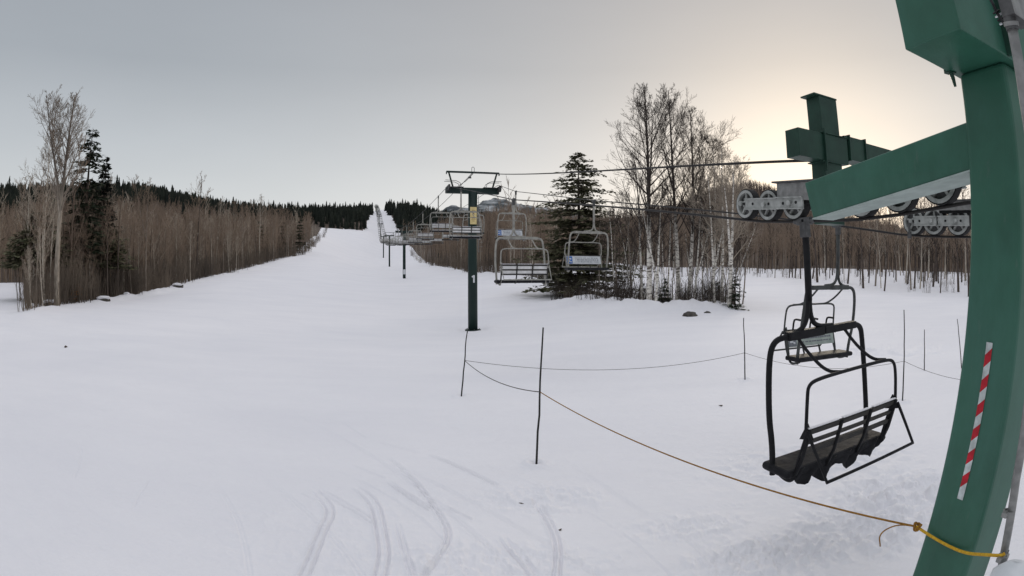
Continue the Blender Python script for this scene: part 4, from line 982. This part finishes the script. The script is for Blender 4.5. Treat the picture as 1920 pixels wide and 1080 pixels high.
# sheave-carrying beam
bt0 = Vector(Wh(1806, 228, 3.9)); bb0 = Vector(Wh(1812, 318, 3.9)); bt0.x += .03; bb0.x += .03; fh = 5.25
bt1 = Vector(Wh(1508, 343, fh)); bb1 = Vector(Wh(1524, 409, fh))
ib0 = Vector(Wz(1812, 345, bb0.z)); ib1 = Vector(Wh(1562, 411, fh + .12)); ib1.z = bb1.z
d0 = (bb0 - bb1).normalized(); bb1x = bb1; bt1x = bt1
sb = thing('lift_terminal_beam', 'long green box beam sloping in front of the sheaves and meeting the column', 'beam', (3.0, 3.6, .6))
B = MB(); wv0 = ib0 - bb0; wv1 = ib1 - bb1; ex = (bb0 - bb1) * .022
B.hexa([bb0 + ex, bb1, bb1 + wv1, bb0 + wv0 + ex], [bt0 + ex + Vector((0, 0, 0)), bt1, bt1 + wv1 * .8, bt0 + wv0 * .8 + ex], M['green']); put(B, 'beam_body', sb, .012)
# lower flange plate, slightly proud; snow bounce painted into its pale colour
B = MB(); lip = Vector((0, 0, -.012)); B.hexa([bb0 + ex + lip - wv0 * .02, bb1 + lip - wv1 * .02, bb1 + wv1 + lip, bb0 + wv0 + ex + lip], [bb0 + ex - wv0 * .02, bb1 - wv1 * .02, bb1 + wv1, bb0 + wv0 + ex], M['snowlit_green']); put(B, 'bottom_flange', sb)

# cross mast
mN = Vector(Wh(1543, 260, 7.5)); nU = U; nX = X_
def on_plane(px, py, p0, n):
    d = Vector(ray(px, py)); return d * (p0.dot(n) / d.dot(n))
mt = thing('lift_terminal_mast', 'square green mast with a short cross arm rising behind the long beam', 'mast', (mN.x, mN.y, .6))
wy = (on_plane(1518, 260, mN, nX) - mN).dot(nU); wx = (on_plane(1575, 260, mN, nU) - mN).dot(nX); ztop = on_plane(1543, 181, mN, nU).z
mc = Vector((mN.x, mN.y, 0)) + nX * wx / 2 + nU * wy / 2; axm = (nX, nU, UP)
B = MB(); B.box(mc + UP * (.62 + ztop) / 2, (wx / 2, wy / 2, (ztop - .62) / 2), M['green_dark'], axm); put(B, 'mast_body', mt, .008)
B = MB(); B.box(mc + UP * (ztop + .011) - nX * .05, (wx / 2 + .055, wy / 2 + .01, .011), M['green_dark'], axm); put(B, 'cap_plate', mt, .003)
aN = mN - nU * .012; a0 = on_plane(1498, 262, aN, nU); a1 = on_plane(1588, 262, aN, nU); zt = on_plane(1500, 239, aN, nU).z; zl = on_plane(1500, 291, aN, nU).z; aw = (on_plane(1473, 262, a0, nX) - a0).dot(nU)
def abox(p, q, w, z0_, z1_, name, par, bw=.006, m='green_dark', back=0):
    c = (p + q) / 2 + nU * (w / 2 + back); B = MB(); B.box(Vector((c.x, c.y, (z0_ + z1_) / 2)), (abs((q - p).dot(nX)) / 2, w / 2, (z1_ - z0_) / 2), M[m], axm); return put(B, name, par, bw)
abox(a0, a1, aw, zl, zt, 'cross_arm', mt)
abox(mN - nX * .05 - nU * .03, mN + nX * (wx + .05) - nU * .03, wy + .06, zt + .002, zt + .016, 'collar_plate', mt, .002)
abox(mN - nX * .05 - nU * .03, mN + nX * (wx + .05) - nU * .03, wy + .06, zl - .016, zl - .002, 'collar_plate', mt, .002)
abox(mN - nX * .008 - nU * .05, mN + nX * .008 - nU * .05, .036, zl - .15, zt + .07, 'rib_plate', mt, .002)
r0 = on_plane(1590, 270, aN, nU)
abox(a1 - nX * .06, a1 + nX * .06, .12, zt + .004, zt + .045, 'bolt_lug', mt, .004)
q0 = on_plane(1591, 262, aN, nU); q1 = on_plane(1620, 262, aN, nU); q2 = on_plane(1740, 290, aN, nU); zq = on_plane(1600, 258, aN, nU).z
bm_ = thing('lift_terminal_beam', 'short dark green beam running right from the mast behind the long beam', 'beam', (q0.x, q0.y, zq - .2))
abox(q0, q1, aw * 1.05, zq - .34, zq, 'beam_body', bm_)
abox(q1 + nX * .02, q2, aw * .9, zq - .33, zq - .025, 'beam_body', bm_, back=.02)
for qq in (q0, q1): abox(qq - nX * .003, qq + nX * .017, aw * 1.05 + .05, zq - .36, zq + .02, 'beam_rib', bm_, .002, back=-.025)

# sheave trains
def near_train(name, label, side, ylist, R, plates, box, zoff=0.0):
    fn = rope_point; p0 = fn(side, ylist[0]); root = thing(name, label, 'sheave assembly', p0)
    Ud = (fn(side, ylist[0]) - fn(side, ylist[-1])).normalized(); Xd = Vector((Ud.y, -Ud.x, 0)).normalized()
    for y in ylist:
        p = fn(side, y); c = p + Vector((0, 0, R + .012)); o = sheave_wheel(None, c - p0, Xd, R, .11); o.parent = root
        B = MB(); B.tube([c - p0 - Xd * .13, c - p0 + Xd * .13], .018, M['steel_dark'], 8); B.tube([c - p0 - Xd * .14, c - p0 - Xd * .12], .032, M['sheave'], 6); a_ = B.build('axle_bolt', o)
    for (ya, yb) in plates:
        a = fn(side, ya) - p0; b_ = fn(side, yb) - p0; m_ = (a + b_) / 2; B = MB()
        for sx in (-1, 1): B.box(m_ + Vector((0, 0, R + .012)) + Xd * (sx * .095), ((a - b_).length / 2, .010, .062), M['sheave'], (Ud, Xd, UP)); B.box(m_ + Vector((0, 0, R + .075)) + Xd * (sx * .105), ((a - b_).length / 2, .022, .006), M['sheave'], (Ud, Xd, UP)); B.box(m_ + Vector((0, 0, R - .051)) + Xd * (sx * .105), ((a - b_).length / 2, .022, .006), M['sheave'], (Ud, Xd, UP))
        for t in (.25, .75):
            c = a.lerp(b_, t) + Vector((0, 0, R + .012)) - Xd * .106; B.tube([c, c - Xd * .006], .018, M['rubber'], 8)
        B.build('side_plate', root)
    if box:
        ya, yb, z0_, z1_ = box; a = fn(side, ya) - p0; b_ = fn(side, yb) - p0; m_ = (a + b_) / 2; B = MB()
        B.box(m_ + Vector((0, 0, (z0_ + z1_) / 2)), ((a - b_).length / 2, .10, (z1_ - z0_) / 2), M['steel'], (Ud, Xd, UP)); B.box(m_ + Vector((0, 0, z1_ + .01)), ((a - b_).length / 2 + .05, .14, .01), M['steel_dark'], (Ud, Xd, UP)); B.box(m_ + Vector((0, 0, z0_ - .02)), ((a - b_).length / 2 , .06, .018), M['rubber'], (Ud, Xd, UP))
        bevel(B.build('rocker_beam', root), .004)
    return root
near_train('sheave_train', 'row of grey sheave wheels pressing on the rope beside the nearest chair', -1, [6.27, 5.84, 5.40], .19, [(6.2, 5.62), (5.62, 5.2)], (5.62, 4.95, .23, .43))
near_train('sheave_train', 'row of dark sheave wheels under the long green beam near the column', -1, [4.42, 3.96, 3.50], .20, [(4.5, 3.9), (3.9, 3.3)], None)
near_train('sheave_train', 'small grey sheave wheels lower behind the column on the far rope', 1, [6.20, 5.83, 5.41], .20, [(6.15, 5.75), (5.72, 5.2)], (5.72, 4.4, .34, .46))
# drive rod hanging at the far wheels
B = MB(); c = rope_b(1706, 440); c = Vector(c); B.tube([c + Vector((-.1, -.1, .2)), c + Vector((-.1, -.1, -.05))], .02, M['steel_dark'], 8); B.tube([c + Vector((-.1, -.1, -.06)), c + Vector((-.1, -.1, .03))], .035, M['steel_dark'], 8); tag(B.build('hanging_bolt'), 'short dark bolt hanging at the first wheel of the far sheaves', 'bolt')

# ------------------------------------------------------------------ bamboo poles and rope fence
poles = [((1018, 614), (1006, 870), .020, 'nearest and tallest leaning black pole, in the middle of the snow'),
         ((876, 620), (865, 743), .020, 'leaning black pole in front of the nearest lift tower'),
         ((1394, 596), (1397, 713), .020, 'thin black pole left of the hanging chairs'),
         ((1695, 581), (1692, 752), .020, 'thin black pole just right of the nearest hanging chair'),
         ((1733, 618), (1733, 695), .020, 'short black pole standing right of the chair pole'),
         ((1795, 598), (1803, 692), .020, 'thin black pole leaning against the edge of the green column')]
pp = []
for (t, b_, r_, lab) in poles:
    if b_[0] in (1733, 1803): pass
    base = Vector(Wz(b_[0], b_[1], -3.32)); d = math.hypot(base.x, base.y); top = Vector(Wh(t[0], t[1], d)); root = thing('marker_pole', lab, 'pole', base, 0, 'poles of the rope fence')
    gg = rng(int(b_[0])); dv = top - base; B = MB(); pts = []; rr_ = []
    for k in range(9): t_ = k / 8; pts.append(dv * t_ + Vector((gg.uniform(-.008, .008), 0, 0))); rr_.append(r_ * (1 - .35 * t_))
    pts[0] = -dv * .03; B.tube(pts, rr_, M['bamboo'], 7); B.build('shaft', root, True)
    pp.append((base, top)); 
def pole_pt(i, py_frac): return pp[i][0].lerp(pp[i][1], py_frac)
def frac(i, py): (t, b_, _, _) = poles[i]; return (b_[1] - py) / (b_[1] - t[1])
def sag(a, b_, s, n=18):
    out = []
    for k in range(n + 1): t = k / n; q = a.lerp(b_, t); q.z -= 4 * s * t * (1 - t); out.append(q)
    return out
A_ = pole_pt(0, frac(0, 731)); Bp = pole_pt(1, frac(1, 675)); Cp = pole_pt(2, frac(2, 661)); Dp = pole_pt(3, frac(3, 676))
knot = face_pt(1722, 985) + nrm * .03
B = MB(); B.tube(sag(A_, knot, .15, 30), [.0085] * 31, M['orange'], 6)
B.tube(sag(Bp, A_, .16, 14), .0085, M['cord'], 5)
B.build
fr = tag(B.build('boundary_rope', None, True), 'orange and yellow rope running from the poles down to the green column', 'rope')
B = MB(); c = knot
for k in range(3): B.tube([c + Vector((.02 * math.cos(a + k), .02 * math.sin(a + k * .7) - .008 * k, .024 * math.sin(a * 1 + k * 2))) for a in np.linspace(0, 6.28, 14)], .008, M['orange'], 6)
B.tube(curve([knot, face_pt(1700, 972) + nrm * .14, face_pt(1675, 985) + nrm * .2, face_pt(1672, 1012) + nrm * .16], 3), .0055, M['orange'], 6)
k = B.build('knot', None, True); k.parent = fr
B = MB(); pts = [knot, face_pt(1745, 1002) + nrm * .02, face_pt(1780, 1022) + nrm * .02, face_pt(1815, 1035) + nrm * .03]; pts = curve(pts + [np_(1850, 1040, 3.45), np_(1878, 1042, 3.42), np_(1884, 1038, 3.42)], 2); B.tube(pts, .0115, mat('yellow_rope', C(.65, .40, .03), C(.5, .27, .02), scale=60, rough=.8), 7); k = B.build('column_wrap', None, True); k.parent = fr
B = MB(); B.tube(sag(Bp, Cp, .32, 26), .007, M['cord'], 4); B.tube(sag(Cp, Dp, .30, 26), .006, M['cord'], 4); e_ = pole_pt(5, .2); B.tube(sag(Dp, Vector(Wz(1830, 715, -2.6)), .1, 10), .006, M['cord'], 4)
tag(B.build('boundary_rope', None, True), 'thin dark cord sagging between the farther poles', 'rope')

# ------------------------------------------------------------------ camera
cam = bpy.data.cameras.new('camera'); co = bpy.data.objects.new('camera', cam); COL.objects.link(co); scene.camera = co
co.location = (0, 0, 0); co.rotation_euler = (math.radians(90) - PITCH, 0, 0)
cam.type = 'PANO'; cam.sensor_width = 36; cam.sensor_height = 20.25; cam.sensor_fit = 'HORIZONTAL'; cam.lens = 14; cam.clip_start = .05; cam.clip_end = 8000
pc_ = cam
pc_.panorama_type = 'FISHEYE_LENS_POLYNOMIAL'; pc_.fisheye_fov = math.pi
k1 = 1 / (F * 36 / 1920)
pc_.fisheye_polynomial_k0 = 0; pc_.fisheye_polynomial_k1 = -k1; pc_.fisheye_polynomial_k2 = 0; pc_.fisheye_polynomial_k3 = 0; pc_.fisheye_polynomial_k4 = 0

# ------------------------------------------------------------------ sky and sun
SUN_AZ = .56; SUN_EL = math.radians(8)
w = bpy.data.worlds.new('World'); scene.world = w; w.use_nodes = True; nt = w.node_tree; bg = nt.nodes['Background']
N = nt.nodes.new; Lk = nt.links.new
def mth(op, a, b=None, c=None):
    n = N('ShaderNodeMath'); n.operation = op
    for i, v in enumerate((a, b, c)):
        if v is None: continue
        if isinstance(v, (int, float)): n.inputs[i].default_value = v
        else: Lk(v, n.inputs[i])
    return n.outputs[0]
sky = N('ShaderNodeTexSky'); sky.sky_type = 'NISHITA'; sky.sun_disc = False; sky.sun_elevation = SUN_EL; sky.sun_rotation = SUN_AZ; sky.dust_density = 3; sky.air_density = 1
tc = N('ShaderNodeTexCoord'); sep = N('ShaderNodeSeparateXYZ'); Lk(tc.outputs['Generated'], sep.inputs[0])
ramp = N('ShaderNodeValToRGB'); cr = ramp.color_ramp
Lk(mth('MAXIMUM', sep.outputs['Z'], 0.0), ramp.inputs['Fac'])
stops = [(0.0, (.60, .62, .63)), (.10, (.62, .645, .66)), (.22, (.50, .53, .56)), (.36, (.365, .395, .43)), (.52, (.33, .355, .39)), (.72, (.74, .77, .83)), (1.0, (1.1, 1.12, 1.18))]
cr.elements[0].position = 0; cr.elements[0].color = stops[0][1] + (1,); cr.elements[1].position = 1; cr.elements[1].color = stops[-1][1] + (1,)
for p_, c_ in stops[1:-1]: e = cr.elements.new(p_); e.color = c_ + (1,)
sd = (math.sin(SUN_AZ) * math.cos(SUN_EL), math.cos(SUN_AZ) * math.cos(SUN_EL), math.sin(SUN_EL))
dp = N('ShaderNodeVectorMath'); dp.operation = 'DOT_PRODUCT'; Lk(tc.outputs['Generated'], dp.inputs[0]); dp.inputs[1].default_value = sd
dot = mth('MAXIMUM', dp.outputs['Value'], 0.0)
def glow(pw, col, prev):
    m = N('ShaderNodeVectorMath'); m.operation = 'SCALE'; m.inputs[0].default_value = col; Lk(mth('POWER', dot, pw), m.inputs['Scale'])
    a = N('ShaderNodeVectorMath'); a.operation = 'ADD'; Lk(prev, a.inputs[0]); Lk(m.outputs[0], a.inputs[1]); return a.outputs[0]
cl = glow(3, (.16, .115, .075), ramp.outputs['Color']); cl = glow(16, (.10, .072, .035), cl)
# faint cloud banks
ns = N('ShaderNodeTexNoise'); ns.inputs['Scale'].default_value = 1.4; ns.inputs['Detail'].default_value = 5; mp = N('ShaderNodeMapping'); mp.inputs['Scale'].default_value = (1, 1, 3.5); Lk(tc.outputs['Generated'], mp.inputs[0]); Lk(mp.outputs[0], ns.inputs['Vector'])
cs = N('ShaderNodeVectorMath'); cs.operation = 'SCALE'; Lk(cl, cs.inputs[0]); Lk(mth('MULTIPLY_ADD', ns.outputs['Fac'], .20, .90), cs.inputs['Scale'])
sk = N('ShaderNodeVectorMath'); sk.operation = 'SCALE'; Lk(sky.outputs[0], sk.inputs[0]); sk.inputs['Scale'].default_value = .10
mx = N('ShaderNodeMix'); mx.data_type = 'RGBA'; mx.inputs[0].default_value = .92; Lk(sk.outputs[0], mx.inputs[6]); Lk(cs.outputs[0], mx.inputs[7])
Lk(mx.outputs[2], bg.inputs['Color']); bg.inputs['Strength'].default_value = 1.0
sl = bpy.data.lights.new('sun', 'SUN'); sl.energy = .9; sl.angle = math.radians(14); sl.color = (1, .88, .72); so = bpy.data.objects.new('sun', sl); COL.objects.link(so)
so.rotation_euler = Vector(sd).to_track_quat('Z', 'Y').to_euler()
scene.view_settings.view_transform = 'Standard'; scene.view_settings.look = 'None'; scene.view_settings.gamma = 1; scene.view_settings.exposure = .15
scene.render.engine = 'CYCLES'; scene.cycles.max_bounces = 6; scene.cycles.diffuse_bounces = 3; scene.cycles.use_denoising = True
